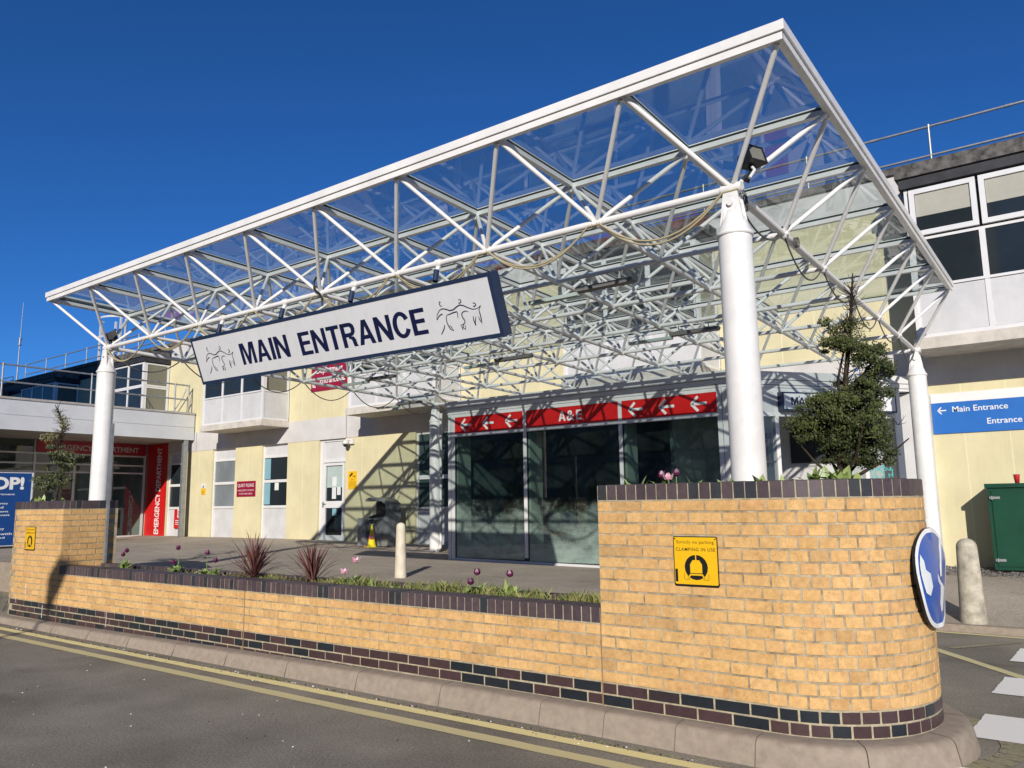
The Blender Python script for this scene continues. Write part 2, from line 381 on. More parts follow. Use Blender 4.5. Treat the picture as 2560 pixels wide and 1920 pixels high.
class Fr:
    """flat frame: origin, right, up, outward normal"""
    def __init__(s, o, u, v=(0, 0, 1)):
        s.o = Vector(o); s.u = Vector(u).normalized(); s.v = Vector(v).normalized(); s.n = s.u.cross(s.v)
    def p(s, a, b, d=0.0): return s.o + s.u * a + s.v * b + s.n * d
    def box(s, mb, a0, b0, a1, b1, d0, d1, mi=0):
        mb.obox(s.p(a0, b0, d0), s.u * (a1 - a0), s.v * (b1 - b0), s.n * (d1 - d0), mi)
def yplane(y): return Fr((0, y, 0), (1, 0, 0))          # u = x, v = z, facing -y
def text_mesh(txt, bold=0.0, spacing=1.0):
    cu_ = bpy.data.curves.new('lettering', 'FONT'); cu_.body = txt; cu_.size = 1.0; cu_.offset = bold
    cu_.space_character = spacing; cu_.resolution_u = 5
    ob = bpy.data.objects.new('lettering', cu_); col.objects.link(ob)
    dg = bpy.context.evaluated_depsgraph_get(); dg.update()
    me = bpy.data.meshes.new_from_object(ob.evaluated_get(dg))
    vs = [tuple(v.co) for v in me.vertices]; fs = [tuple(p.vertices) for p in me.polygons]
    bpy.data.objects.remove(ob); bpy.data.curves.remove(cu_); bpy.data.meshes.remove(me)
    return vs, fs
def add_text(mb, txt, fr, a0, b0, a1, b1, d, bold=0.02, mi=0, spacing=1.0, rot=False):
    """text fitted to the box a0..a1, b0..b1 of a frame; rot reads upwards"""
    vs, fs = text_mesh(txt, bold, spacing)
    x0 = min(v[0] for v in vs); x1 = max(v[0] for v in vs); y0 = min(v[1] for v in vs); y1 = max(v[1] for v in vs)
    P = []
    for v in vs:
        s_, t_ = (v[0] - x0) / (x1 - x0), (v[1] - y0) / (y1 - y0)
        P.append(fr.p(a1 - t_ * (a1 - a0), b0 + s_ * (b1 - b0), d) if rot else fr.p(a0 + s_ * (a1 - a0), b0 + t_ * (b1 - b0), d))
    mb.add(P, fs, mi)
def stroke(mb, pts, fr, w, d, mi=0):
    """flat brush line with pointed ends"""
    P = [Vector(p).to_3d() for p in pts]; n = len(P)
    L = []; Rr = []
    for i in range(n):
        t_ = (P[min(i + 1, n - 1)] - P[max(i - 1, 0)]); t_.z = 0; t_.normalize(); nn = Vector((-t_.y, t_.x, 0))
        ww = w * (0.35 + 0.65 * math.sin(math.pi * (i + 0.5) / n))
        L.append(fr.p((P[i] + nn * ww).x, (P[i] + nn * ww).y, d)); Rr.append(fr.p((P[i] - nn * ww).x, (P[i] - nn * ww).y, d))
    for i in range(n - 1): mb.add([Rr[i], Rr[i + 1], L[i + 1], L[i]], [(0, 1, 2, 3)], mi)
EMBLEM = [[[0.179, 0.538], [0.154, 0.568], [0.136, 0.533], [0.147, 0.494], [0.184, 0.481]], [[0.565, 0.512], [0.611, 0.503], [0.616, 0.469], [0.579, 0.451], [0.549, 0.464]], [[0.85, 0.4], [0.894, 0.388], [0.906, 0.354], [0.862, 0.336], [0.841, 0.349]], [[0.0, 0.281], [0.032, 0.359], [0.108, 0.423], [0.181, 0.437], [0.255, 0.412], [0.327, 0.375], [0.409, 0.373], [0.501, 0.409], [0.57, 0.423], [0.642, 0.398], [0.724, 0.347], [0.819, 0.299], [0.912, 0.292], [1.0, 0.326]], [[0.004, 0.273], [0.062, 0.327], [0.136, 0.352], [0.158, 0.333]], [[0.241, 0.312], [0.308, 0.315], [0.395, 0.326], [0.476, 0.326], [0.483, 0.299], [0.467, 0.212]], [[0.241, 0.312], [0.218, 0.265], [0.207, 0.204], [0.221, 0.138], [0.25, 0.069], [0.319, 0.025], [0.288, 0.088], [0.253, 0.133]], [[0.145, 0.161], [0.124, 0.113], [0.073, 0.057], [0.021, 0.012]], [[0.717, 0.274], [0.662, 0.303], [0.595, 0.294], [0.563, 0.26], [0.57, 0.209], [0.596, 0.156], [0.598, 0.117], [0.552, 0.094], [0.485, 0.088]], [[0.508, 0.076], [0.512, 0.005]], [[0.565, 0.085], [0.529, 0.041], [0.573, 0.0], [0.593, 0.067]], [[0.798, 0.191], [0.786, 0.126], [0.809, 0.023], [0.811, 0.085], [0.85, 0.166]], [[1.0, 0.326], [0.943, 0.262], [0.949, 0.2], [0.949, 0.113], [0.943, 0.035], [0.917, 0.094], [0.904, 0.158]]]
def emblem(mb, fr, a, b, w, th, d, mi=0):
    for st in EMBLEM: stroke(mb, [(a + x * w, b + (y + 0.05 * x) * w) for x, y in st], fr, th, d, mi)
def arrow(mb, fr, cx, cy, sx, sy, th, d, mi=0, ang=180):
    """arrow made of a shaft and two barbs, pointing at angle ang"""
    ca, sa = math.cos(R(ang)), math.sin(R(ang))
    def seg(p, q):
        t_ = Vector((q[0] - p[0], q[1] - p[1])).normalized(); nn = Vector((-t_.y, t_.x)) * th / 2
        c4 = [(p[0] + nn.x, p[1] + nn.y), (p[0] - nn.x, p[1] - nn.y), (q[0] - nn.x, q[1] - nn.y), (q[0] + nn.x, q[1] + nn.y)]
        P = []
        for x, y in c4:
            P.append(fr.p(cx + x * ca - y * sa, cy + x * sa + y * ca, d))
        mb.add(P, [(0, 1, 2, 3)], mi)
    seg((-sx / 2, 0), (sx / 2 - th * .6, 0)); seg((sx / 2 - sy * .48, sy / 2), (sx / 2, 0)); seg((sx / 2 - sy * .48, -sy / 2), (sx / 2, 0))

GL = {
 'M': (.83, [[(0,0),(0,1),(.26,1),(.415,.36),(.57,1),(.83,1),(.83,0),(.66,0),(.66,.74),(.49,0),(.34,0),(.17,.74),(.17,0)]]),
 'A': (.74, [[(0,0),(.19,0),(.37,.74),(.37,1),(.27,1)], [(.74,0),(.47,1),(.37,1),(.37,.74),(.55,0)], [(.2435,.22),(.4965,.22),(.458,.38),(.282,.38)]]),
 'I': (.19, [[(0,0),(.19,0),(.19,1),(0,1)]]),
 'N': (.71, [[(0,0),(0,1),(.19,1),(.53,.36),(.53,1),(.71,1),(.71,0),(.52,0),(.18,.64),(.18,0)]]),
 'E': (.60, [[(0,0),(0,1),(.59,1),(.59,.84),(.19,.84),(.19,.6),(.55,.6),(.55,.44),(.19,.44),(.19,.16),(.6,.16),(.6,0)]]),
 'T': (.61, [[(.21,0),(.21,.84),(0,.84),(0,1),(.61,1),(.61,.84),(.40,.84),(.40,0)]]),
 'R': (.68, [[(0,0),(.19,0),(.19,1),(0,1)], [(.31,.4195),(.54,.4195),(.62,.28),(.635,.08),(.68,0),(.48,0),(.455,.10),(.44,.25),(.39,.33),(.31,.34)]]),
 'C': (.71, [])}
def _strip(o, i): return [[o[k], o[k + 1], i[k + 1], i[k]] for k in range(len(o) - 1)]
GL['R'][1].extend(_strip([(.19,1),(.42,1),(.55,.97),(.64,.88),(.67,.73),(.64,.58),(.55,.47),(.42,.42),(.19,.42)], [(.19,.84),(.40,.84),(.45,.82),(.48,.78),(.485,.71),(.48,.64),(.45,.60),(.40,.58),(.19,.58)]))
GL['C'][1].extend(_strip([(.365 + .365 * math.cos(R(a)), .5 + .52 * math.sin(R(a))) for a in range(25, 336, 10)], [(.365 + .175 * math.cos(R(a)), .5 + .36 * math.sin(R(a))) for a in range(25, 336, 10)]))
def caps(mb, txt, fr, a0, b0, a1, b1, d, gap=.075):
    """bold grotesque capitals drawn as polygons, fitted to a box"""
    W = sum(GL[c][0] if c != ' ' else .28 for c in txt) + gap * (len(txt) - 1); x = 0; sx_ = (a1 - a0) / W
    for c in txt:
        if c != ' ':
            for poly in GL[c][1]:
                P = [fr.p(a0 + (x + px_) * sx_, b0 + py_ * (b1 - b0), d) for px_, py_ in poly]
                if sum(poly[k][0] * poly[(k + 1) % len(poly)][1] - poly[(k + 1) % len(poly)][0] * poly[k][1] for k in range(len(poly))) < 0: P = P[::-1]
                mb.add(P, [tuple(range(len(P)))])
        x += (GL[c][0] if c != ' ' else .28) + gap

# ------------------------------------------------------------------ brickwork
def sample(path, s):
    """point and outward normal at arc length s of a path of (x, y)"""
    for (a, b) in zip(path, path[1:]):
        L = math.hypot(b[0] - a[0], b[1] - a[1])
        if s <= L + 1e-9 or b is path[-1]:
            t_ = s / L; d = ((b[0] - a[0]) / L, (b[1] - a[1]) / L)
            return (a[0] + (b[0] - a[0]) * t_, a[1] + (b[1] - a[1]) * t_), (d[1], -d[0])
        s -= L
def plen(path): return sum(math.hypot(b[0] - a[0], b[1] - a[1]) for a, b in zip(path, path[1:]))
def brick(mb, path, s0, s1, z0, z1, mi, c, curve=False, proud=0.004):
    n = 3 if curve else 1
    pr_ = proud + random.uniform(-.0012, .0012); ch = 0.0022
    outer = []; inner = []
    js = [random.uniform(-.0012, .0012) for _ in range(4)]
    for k in range(n + 1):
        s = s0 + (s1 - s0) * k / n
        si = s0 + ch + (s1 - s0 - 2 * ch) * k / n
        (x, y), (nx, ny) = sample(path, s); (xi, yi), (mx, my) = sample(path, si)
        outer.append(((x - nx * .004, y - ny * .004, z0 + js[0]), (x - nx * .004, y - ny * .004, z1 + js[1])))
        inner.append(((xi + mx * pr_, yi + my * pr_, z0 + ch + js[0]), (xi + mx * pr_, yi + my * pr_, z1 - ch + js[1])))
    vs = []; 
    for o in outer: vs += list(o)
    for i in inner: vs += list(i)
    q = 2 * (n + 1); fs = []
    for k in range(n):
        fs.append((q + 2 * k, q + 2 * k + 2, q + 2 * k + 3, q + 2 * k + 1))
        fs.append((2 * k, 2 * k + 2, q + 2 * k + 2, q + 2 * k)); fs.append((2 * k + 1, q + 2 * k + 1, q + 2 * k + 3, 2 * k + 3))
    fs.append((0, q, q + 1, 1)); fs.append((2 * n, 2 * n + 1, q + 2 * n + 1, q + 2 * n))
    mb.add(vs, fs, mi, c)
def wall_bricks(mb, path, z0, courses, curved=None, start=0, mi=0):
    """stretcher bond; header-length bricks where curved(s) says so; mortar plane behind"""
    L = plen(path)
    for k in range(courses):
        z = z0 + k * 0.075
        odd = (k + start) % 2
        s = -0.1125 if odd else 0.0
        shifted = False
        while s < L - 0.02:
            inc = bool(curved and curved(max(s, 0) + (0.115 if odd and not shifted else 0.05)))
            w = 0.1125 if inc else 0.225
            if inc and odd and not shifted: w = 0.169; shifted = True
            if not inc and shifted: w = 0.169; shifted = False
            a, b = max(s, 0), min(s + w - 0.010, L)
            if b - a > 0.02: brick(mb, path, a, b, z + 0.005, z + 0.070, mi, random.random(), inc)
            s += w
def mortar(mb, path, z0, z1, mi):
    for a, b in zip(path, path[1:]): mb.add([(a[0], a[1], z0), (b[0], b[1], z0), (b[0], b[1], z1), (a[0], a[1], z1)], [(0, 1, 2, 3)], mi)
def arc(cx, cy, r, a0, a1, n):
    return [(cx + r * math.cos(R(a0 + (a1 - a0) * k / n)), cy + r * math.sin(R(a0 + (a1 - a0) * k / n))) for k in range(n + 1)]
def coping(mb, path, z0, depth=0.215, mi=0, over=0.004, pitch=0.075, mm=1):
    L = plen(path); n = int(L / pitch); p = L / n
    for k in range(n):
        s0, s1 = k * p + 0.004, (k + 1) * p - 0.004
        (x0, y0), (nx, ny) = sample(path, s0); (x1, y1), (mx, my) = sample(path, s1)
        o = over + random.uniform(-.002, .002); z1 = z0 + 0.103 + random.uniform(-.0015, .0015); c = random.random(); e = 0.005
        A = lambda x, y, a, b, t_, z: (x + a * t_, y + b * t_, z)
        vs = [A(x0, y0, nx, ny, o, z0), A(x1, y1, mx, my, o, z0), A(x1, y1, mx, my, o, z1 - e), A(x0, y0, nx, ny, o, z1 - e),
              A(x0, y0, nx, ny, o - e, z1), A(x1, y1, mx, my, o - e, z1), A(x1, y1, mx, my, -depth + e, z1), A(x0, y0, nx, ny, -depth + e, z1),
              A(x1, y1, mx, my, -depth, z1 - e), A(x0, y0, nx, ny, -depth, z1 - e), A(x1, y1, mx, my, -depth, z0), A(x0, y0, nx, ny, -depth, z0)]
        mb.add(vs, [(0, 1, 2, 3), (3, 2, 5, 4), (4, 5, 6, 7), (7, 6, 8, 9), (9, 8, 10, 11), (0, 3, 4, 7, 9, 11), (1, 10, 8, 6, 5, 2)], mi, c)
    for k in range(n):
        (x0, y0), (nx, ny) = sample(path, k * p); (x1, y1), (mx, my) = sample(path, (k + 1) * p)
        f = 0.001; zt = z0 + 0.0985
        vs = [(x0 + nx * f, y0 + ny * f, z0 - 0.008), (x1 + mx * f, y1 + my * f, z0 - 0.008), (x1 + mx * f, y1 + my * f, zt), (x0 + nx * f, y0 + ny * f, zt),
              (x1 - mx * (depth - .003), y1 - my * (depth - .003), zt), (x0 - nx * (depth - .003), y0 - ny * (depth - .003), zt),
              (x1 - mx * (depth - .003), y1 - my * (depth - .003), z0 - .008), (x0 - nx * (depth - .003), y0 - ny * (depth - .003), z0 - .008)]
        mb.add(vs, [(0, 1, 2, 3), (3, 2, 4, 5), (5, 4, 6, 7)], mm)

YF = -0.83
def sstep_(a, b_, x): t_ = min(1, max(0, (x - a) / (b_ - a))); return t_ * t_ * (3 - 2 * t_)
# right planter: straight front, half-round end
RC = (9.98, -0.09); RR = 0.745
p_right = [(8.822, YF - 0.005), (9.98, YF - 0.005)] + arc(*RC, RR, -90, 90, 30)[1:] + [(8.822, 0.655)]
def curved_r(s): return 1.12 < s < 1.12 + math.pi * RR
LC = (-0.50, -0.10); LR = 0.73
p_left = [(0.818, YF), (0.818, -0.12), (-0.3, 0.40), (LC[0] + LR * math.cos(R(108)), LC[1] + LR * math.sin(R(108)))] + arc(*LC, LR, 108, 270, 24)[1:] + [(0.818, YF)]
p_low = [(0.826, YF), (8.814, YF)]

def planter(name, loc, label, path, closed_inner, curved, soil_z=1.36, low=3):
    t_ = thing(name, loc, label, 'planter', 'tall brick planters at the ends of the flower bed')
    b = MB(); wall_bricks(b, path, 0.15 - 0.075 * low, low, curved, 1); mortar(b, path, 0.15 - 0.075 * low, 0.15, 1)
    b.build('plinth', ['blue_brick', 'pale_mortar'], t_)
    b = MB(); wall_bricks(b, path, 0.15, 16, curved, 0); mortar(b, path, 0.15, 1.352, 1)
    b.build('wall', ['yellow_brick', 'mortar'], t_)
    b = MB(); coping(b, path, 1.357, 0.2); b.build('coping', ['coping_brick', 'pale_mortar'], t_)
    b = MB(); b.add([(x, y, soil_z) for x, y in closed_inner], [tuple(range(len(closed_inner)))])
    b.build('soil', 'soil', t_)
    return t_
pl_r = planter('brick_planter', (9.7, -0.1, -0.08), 'tall buff brick planter with rounded end, big topiary on top', p_right,
        [(8.95, -0.7), (9.98, -0.7)] + arc(*RC, 0.6, -80, 80, 10) + [(8.95, 0.5)], curved_r)
pl_l = planter('brick_planter', (0.0, -0.1, -0.08), 'tall buff brick planter far left with small thin spiral topiary', p_left,
        [(0.7, -0.7), (0.7, -0.12), (-0.3, 0.32)] + arc(*LC, 0.6, 110, 265, 10), lambda s: False)
bed = thing('flower_bed', (4.8, -0.5, -0.08), 'long low brick wall bed of grass and tulips between two planters', 'flower bed')
b = MB(); wall_bricks(b, p_low, -0.075, 3, None, 1); mortar(b, p_low, -0.075, 0.15, 1); b.build('plinth', ['blue_brick', 'pale_mortar'], bed)
b = MB(); wall_bricks(b, p_low, 0.15, 5, None, 0); mortar(b, p_low, 0.15, 0.53, 1); b.build('wall', ['yellow_brick', 'mortar'], bed)
b = MB(); coping(b, p_low, 0.532, 0.2); b.build('coping', ['coping_brick', 'pale_mortar'], bed)
b = MB(); coping(b, [(0.826, -0.31), (8.814, -0.31)], 0.528, 0.10); b.build('back_coping', ['coping_brick', 'pale_mortar'], bed)
b = MB()
for i in range(80):
    for j in range(3):
        x0, x1 = 0.83 + i * 0.1, 0.93 + i * 0.1; y0 = -0.64 + j * 0.11
        hz = lambda x, y: 0.545 + .042 * sstep_(2.2, 4.4, x) + 0.018 * math.sin(x * 7 + y * 21) + 0.012 * math.sin(x * 23 - y * 9)
        b.quad((x0, y0, hz(x0, y0)), (x1, y0, hz(x1, y0)), (x1, y0 + .11, hz(x1, y0 + .11)), (x0, y0 + .11, hz(x0, y0 + .11)))
b.build('soil', 'soil', bed)
b = MB()
for x, z0, z1 in ((8.818, -0.075, 0.54), (0.822, -0.075, 0.54), (4.79, -0.075, 0.634)):
    b.box(x - 0.006, YF - 0.0055, z0, x + 0.006, YF + 0.01, z1)
b.build('movement_joint', 'sealant', bed)
b = MB()   # lime runs on the brickwork
for x, z0, z1, w in ((0.42, -0.04, 0.12, .014), (-0.11, .22, .36, .02), (2.10, -0.02, 0.15, .012), (2.92, .15, .22, .006), (-0.4, .1, .17, .006), (2.92, 0.27, .31, .006)):
    z = z0
    while z < z1:
        ww = w * random.uniform(.4, 1.0); b.box(x - ww / 2 + random.uniform(-.002, .002), YF - 0.0058, z, x + ww / 2, YF - .0045, z + .016); z += .0161
b.build('lime_stain', 'white_text', bed)

# ------------------------------------------------------------------ kerb
def kerb_z(x): return 0.0 if x > 7.5 else -0.075 * min(1, (7.5 - x) / 7.5)
kp = arc(LC[0], LC[1], LR, 180, 270, 10) + [(0.8, YF)] + [(1 + 0.5 * k, YF) for k in range(18)] + arc(RC[0], RC[1], RR + .003, -90, 60, 20)
prof = [(-0.01, 0.0), (0.105, -0.002), (0.128, -0.006), (0.145, -0.016), (0.155, -0.034), (0.185, -0.16)]
b = MB(); Lk = plen(kp); s = 0.0
def kpt(s, o, dz):
    (x, y), (nx, ny) = sample(kp, min(max(s, 0.001), Lk - 0.001))
    return (x + nx * o, y + ny * o, kerb_z(x) + dz)
while s < Lk:
    e = min(s + (0.914 if s < 9.6 else 0.5), Lk); n = 6
    rows = [[kpt(s + 0.003 + (e - s - 0.006) * k / n, o, dz if dz > -.15 else -0.16 - kerb_z(sample(kp, min(max(s, .001), Lk - .001))[0][0])) for o, dz in prof] for k in range(n + 1)]
    vs = [p for r_ in rows for p in r_]; q = len(prof)
    b.add(vs, [(k * q + j, k * q + j + 1, (k + 1) * q + j + 1, (k + 1) * q + j) for k in range(n) for j in range(q - 1)], 0, .5, True)
    s = e
for k in range(60):    # joint filling just below the surface
    s0, s1 = Lk * k / 60, Lk * (k + 1) / 60
    A = [kpt(s0, o - .004, dz - .004) for o, dz in prof]; B_ = [kpt(s1, o - .004, dz - .004) for o, dz in prof]
    b.add(A + B_, [(j, j + 1, q + j + 1, q + j) for j in range(q - 1)], 1)
ko = b.build('kerb', ['kerb', 'kerb_joint']); struct(ko)
b = MB(); b.obox((4, 4.62, -0.16), (14, 0, 0), (0, 0.13, 0), (0, 0, 0.092)); struct(b.build('kerb', ['kerb']))

# ------------------------------------------------------------------ road, pavement, markings
b = MB(); b.quad((-300, -300, -0.15), (300, -300, -0.15), (300, 300, -0.15), (-300, 300, -0.15)); struct(b.build('road', 'asphalt'))
def sstep(a, b_, x): t_ = min(1, max(0, (x - a) / (b_ - a))); return t_ * t_ * (3 - 2 * t_)
def gz(x, y):
    z = 0.335 - 0.0095 * max(x, -6)
    z += 0.055 * sstep(7.3, 8.3, y) * (1 if x < 2 else 0)
    r_ = max(0.0, (7.3 - y) / 2.65) * 0.32
    return z - sstep(7.0, 9.4, x) * min(r_, 0.335)
b = MB(); idx = {}; xs = [-30 + .5 * k for k in range(105)]; ys = [-0.2 + .35 * k for k in range(27)]
for x in xs:
    for y in ys: idx[(x, y)] = len(b.v); b.v.append((x, y, gz(x, y)))
for xa, xb in zip(xs, xs[1:]):
    for ya, yb in zip(ys, ys[1:]):
        if xa >= 8.9 and ya < 4.6: continue
        if xb <= -1.4 and ya < 0.8: continue
        b.f.append([idx[(xa, ya)], idx[(xb, ya)], idx[(xb, yb)], idx[(xa, yb)]]); b.m.append(0); b.c.append(.5); b.sm.append(True)
struct(b.build('pavement', 'pavement_asphalt'))
b = MB(); b.box(-30, 0.74, -0.16, -1.5, 0.86, 0.385); b.box(-1.5, -0.25, -0.16, -1.42, 0.86, 0.345); b.box(-1.42, -0.25, -0.16, -1.0, -0.19, 0.345); struct(b.build('kerb', 'kerb'))
m_ = MB()
for pts in ([(-9.5, 3.2), (-5.5, 3.9), (-1.5, 3.4), (2.5, 4.2)], [(-9.5, 3.2), (-6.0, 5.6), (-1.0, 6.4)]):
    for (a, c_) in zip(pts, pts[1:]):
        for k in range(10):
            p = (a[0] + (c_[0] - a[0]) * k / 10, a[1] + (c_[1] - a[1]) * k / 10); q = (a[0] + (c_[0] - a[0]) * (k + 1) / 10, a[1] + (c_[1] - a[1]) * (k + 1) / 10)
            m_.quad((p[0], p[1], gz(*p) + .005), (q[0], q[1], gz(*q) + .005), (q[0], q[1] + .06, gz(q[0], q[1] + .06) + .005), (p[0], p[1] + .06, gz(p[0], p[1] + .06) + .005))
struct(m_.build('pavement_seam', 'sill_concrete'))
def line(name, mat, pts, w, z=-0.146, seg=0.15, jag=0.004):
    b = MB(); 
    for (a, c_) in zip(pts, pts[1:]):
        A, C_ = Vector((*a, 0)), Vector((*c_, 0)); L = (C_ - A).length; n = max(1, int(L / seg)); d = (C_ - A) / L; nn = Vector((-d.y, d.x, 0))
        pl = None
        for k in range(n + 1):
            P = A + d * (L * k / n); l = P + nn * (w / 2 + random.uniform(-jag, jag)); r_ = P - nn * (w / 2 + random.uniform(-jag, jag))
            if pl: b.add([pl[1] + Vector((0, 0, z)), r_ + Vector((0, 0, z)), l + Vector((0, 0, z)), pl[0] + Vector((0, 0, z))], [(0, 1, 2, 3)])
            pl = (l, r_)
    return struct(b.build(name, mat))
line('road_line', 'yellow_line', [(-14, -1.20), (9.9, -1.20)], 0.10)
line('road_line', 'faded_line', [(-14, -1.44), (9.7, -1.44)], 0.11)
line('road_line', 'yellow_line', [(4.5, 4.60), (16, 4.45)], 0.07)
line('road_line', 'faded_line', [(9.2, 4.55), (11.2, 2.05), (13.2, -0.4)], 0.10, -0.1455)
line('road_line', 'very_faded_line', [(10.26, 3.51), (11.6, 5.3)], 0.09, -0.145)
line('road_line', 'very_faded_line', [(-6.4, 1.3), (-3.7, 0.32), (-1.2, -0.75)], 0.09)
line('road_line', 'very_faded_line', [(-9.4, 1.1), (-5.2, 0.85)], 0.08)
arcp = arc(10.35, 0.10, 0.72, 62, -95, 18)
line('road_line', 'very_faded_line', arcp, 0.15, -0.1452)
def stripe(y0, y1, xl):
    b = MB(); n = 14; pts = []
    for k in range(n + 1): pts.append((xl + random.uniform(-.004, .004) + 0.03 * k / n, y0 + (y1 - y0) * k / n))
    for k in range(n): b.quad((pts[k][0], pts[k][1], -.1425), (13.5, pts[k][1], -.1425), (13.5, pts[k + 1][1], -.1425), (pts[k + 1][0], pts[k + 1][1], -.1425))
    return struct(b.build('zebra_stripe', 'zebra_white'))
for y0, y1 in ((3.07, 3.82), (1.62, 2.30), (0.27, 0.92), (-1.05, -0.40), (-2.4, -1.75)): stripe(y0, y1, 10.80)
b = MB()   # grit and litter in the gutter
for k in range(420):
    x = random.uniform(-1, 10.2); y = -1.10 - abs(random.gauss(0, 0.05)); q = random.uniform(.002, .007); a = random.uniform(0, 3)
    b.obox((x, y, -0.15), (q * math.cos(a) * 2, q * math.sin(a) * 2, 0), (-q * math.sin(a), q * math.cos(a), 0), (0, 0, q), 0 if random.random() < .75 else 1, random.random())
for k in range(260):
    x = random.uniform(-4, 11); y = random.uniform(-5.0, -1.3); q = random.uniform(.002, .005); a = random.uniform(0, 3)
    b.obox((x, y, -0.15), (q * math.cos(a) * 2, q * math.sin(a) * 2, 0), (-q * math.sin(a), q * math.cos(a), 0), (0, 0, q), 1 if random.random() < .6 else 0, random.random())
for k in range(160):
    x = random.choice([random.gauss(5.6, .12), random.gauss(8.9, .4), random.uniform(0, 10)]); y = -1.09 - abs(random.gauss(0, 0.03)); a = random.uniform(0, 3)
    b.obox((x, y, -0.149), (.03 * math.cos(a), .03 * math.sin(a), random.uniform(0, .01)), (-.002 * math.sin(a), .002 * math.cos(a), 0), (0, 0, .002), 2, random.random())
g_ = b.build('gutter_grit', ['soil', 'white_text', 'grass']); g_['kind'] = 'stuff'; tag(g_, 'scattered grit and dry straw lying along the kerb gutter', 'grit')

# ------------------------------------------------------------------ canopy
B = 1.2; ZC = 3.7163; HT = 0.6967; SX = -0.00184; SY = -0.0273
def zc(x, y): return ZC + SX * x + SY * y
def bn(i, j): return Vector((i * B, j * B, zc(i * B, j * B)))
def tn(i, j): x, y = (i - .5) * B, (j - .5) * B; return Vector((x, y, zc(x, y) + HT))
can = thing('glass_canopy', (4.8, 3.3, 0), 'large white steel space frame canopy glazed with clear panes on four round columns', 'canopy')
for j in range(7): MB().tube(bn(0, j) - Vector((.05, 0, 0)), bn(8, j) + Vector((.05, 0, 0)), .030 if j == 0 else .026, 14).build('bottom_chord', 'white_steel', can)
for i in range(9): MB().tube(bn(i, 0) - Vector((0, .04, 0)), bn(i, 6) + Vector((0, .04, 0)), .030 if i in (0, 8) else .026, 14).build('bottom_chord', 'white_steel', can)
def bar(a, b_, w, h, dz, name):
    d = (b_ - a).normalized(); s_ = d.cross(Vector((0, 0, 1))).normalized() * w
    MB().obox(a - s_ / 2 + Vector((0, 0, dz)), b_ - a, s_, (0, 0, h)).build(name, 'white_steel', can)
for j in range(7): bar(tn(0, j), tn(9, j), .052, .044, -.019, 'top_chord')
for i in range(10): bar(tn(i, 0), tn(i, 6), .050, .042, -.018, 'top_chord')
br = []
for i in range(9):
    for j in range(7):
        for a in (i, i + 1):
            for c_ in (j, j + 1):
                if c_ <= 6: br.append((bn(i, j), tn(a, c_)))
br.sort(key=lambda e: ((e[0] + e[1]) / 2 - CAM).length)
def brace(mb, a, b_):
    d = (b_ - a).normalized(); mb.tube(a + d * .03, b_ - d * .035, .0205, 10)
for k, (a, b_) in enumerate(br[:100]): m_ = MB(); brace(m_, a, b_); m_.build('brace', 'white_steel', can)
m_ = MB()
for a, b_ in br[100:]: brace(m_, a, b_)
m_.build('braces', 'white_steel', can, kind='stuff')
m_ = MB()   # node bosses and cable ties
for i in range(9):
    for j in range(7):
        P = bn(i, j)
        m_.lathe(P.x, P.y, [(0, P.z - .045), (.03, P.z - .036), (.042, P.z), (.034, P.z + .03), (0, P.z + .04)], 10)
for i in range(1, 9):
    for j in range(1, 7):
        P = tn(i, j); m_.tube(P - Vector((0, 0, .06)), P - Vector((0, 0, .02)), .035, 8)
m_.build('node_joints', 'white_steel', can, kind='stuff')
m_ = MB()
for i in range(9):
    for s_ in (-.05, .05):
        P = bn(i, 0); m_.tube(P + Vector((s_ - .004, 0, 0)), P + Vector((s_ + .004, 0, 0)), .036, 12)
m_.build('cable_tie', 'white_text', can)
# glazing bars and panes
for i in range(9):
    for j in range(6):
        a, b2, c_, d_ = tn(i, j), tn(i + 1, j), tn(i + 1, j + 1), tn(i, j + 1); up = Vector((0, 0, .044)); g = .012
        m_ = MB(); m_.add([a + up + Vector((g, g, 0)), b2 + up + Vector((-g, g, 0)), c_ + up + Vector((-g, -g, 0)), d_ + up + Vector((g, -g, 0))], [(0, 1, 2, 3)])
        m_.build('glass_pane', 'canopy_glass', can)
m_ = MB()
for j in range(7): a, b2 = tn(0, j), tn(9, j); m_.obox(a + Vector((0, -.018, .026)), b2 - a, (0, .036, 0), (0, 0, .017))
for i in range(10): a, b2 = tn(i, 0), tn(i, 6); m_.obox(a + Vector((-.018, 0, .026)), b2 - a, (.036, 0, 0), (0, 0, .016))
m_.build('gasket', 'dark_frame', can)
m_ = MB()
for j in range(1, 6): a, b2 = tn(0, j), tn(9, j); m_.obox(a + Vector((0, -.025, .046)), b2 - a, (0, .05, 0), (0, 0, .010))
for i in range(1, 9): a, b2 = tn(i, 0), tn(i, 6); m_.obox(a + Vector((-.025, 0, .046)), b2 - a, (.05, 0, 0), (0, 0, .009))
m_.build('glazing_cap', 'white_steel', can)
def fascia(a, b_, outn):
    m_ = MB(); a, b_ = Vector(a), Vector(b_); o = Vector(outn); d = (b_ - a).normalized()
    for (d0, d1, z0, z1, e0) in ((0.022, .036, -.03, .026, .036), (0.022, .052, .029, .100, .052), (-.03, .022, .078, .100, .03)):
        m_.obox(a - d * e0 + o * d0 + Vector((0, 0, z0)), b_ - a + d * 2 * e0, o * (d1 - d0), (0, 0, z1 - z0))
    m_.build('fascia', 'white_steel', can)
fascia(tn(0, 0), tn(9, 0), (0, -1, 0)); fascia(tn(9, 0), tn(9, 6), (1, 0, 0)); fascia(tn(0, 0), tn(0, 6), (-1, 0, 0))
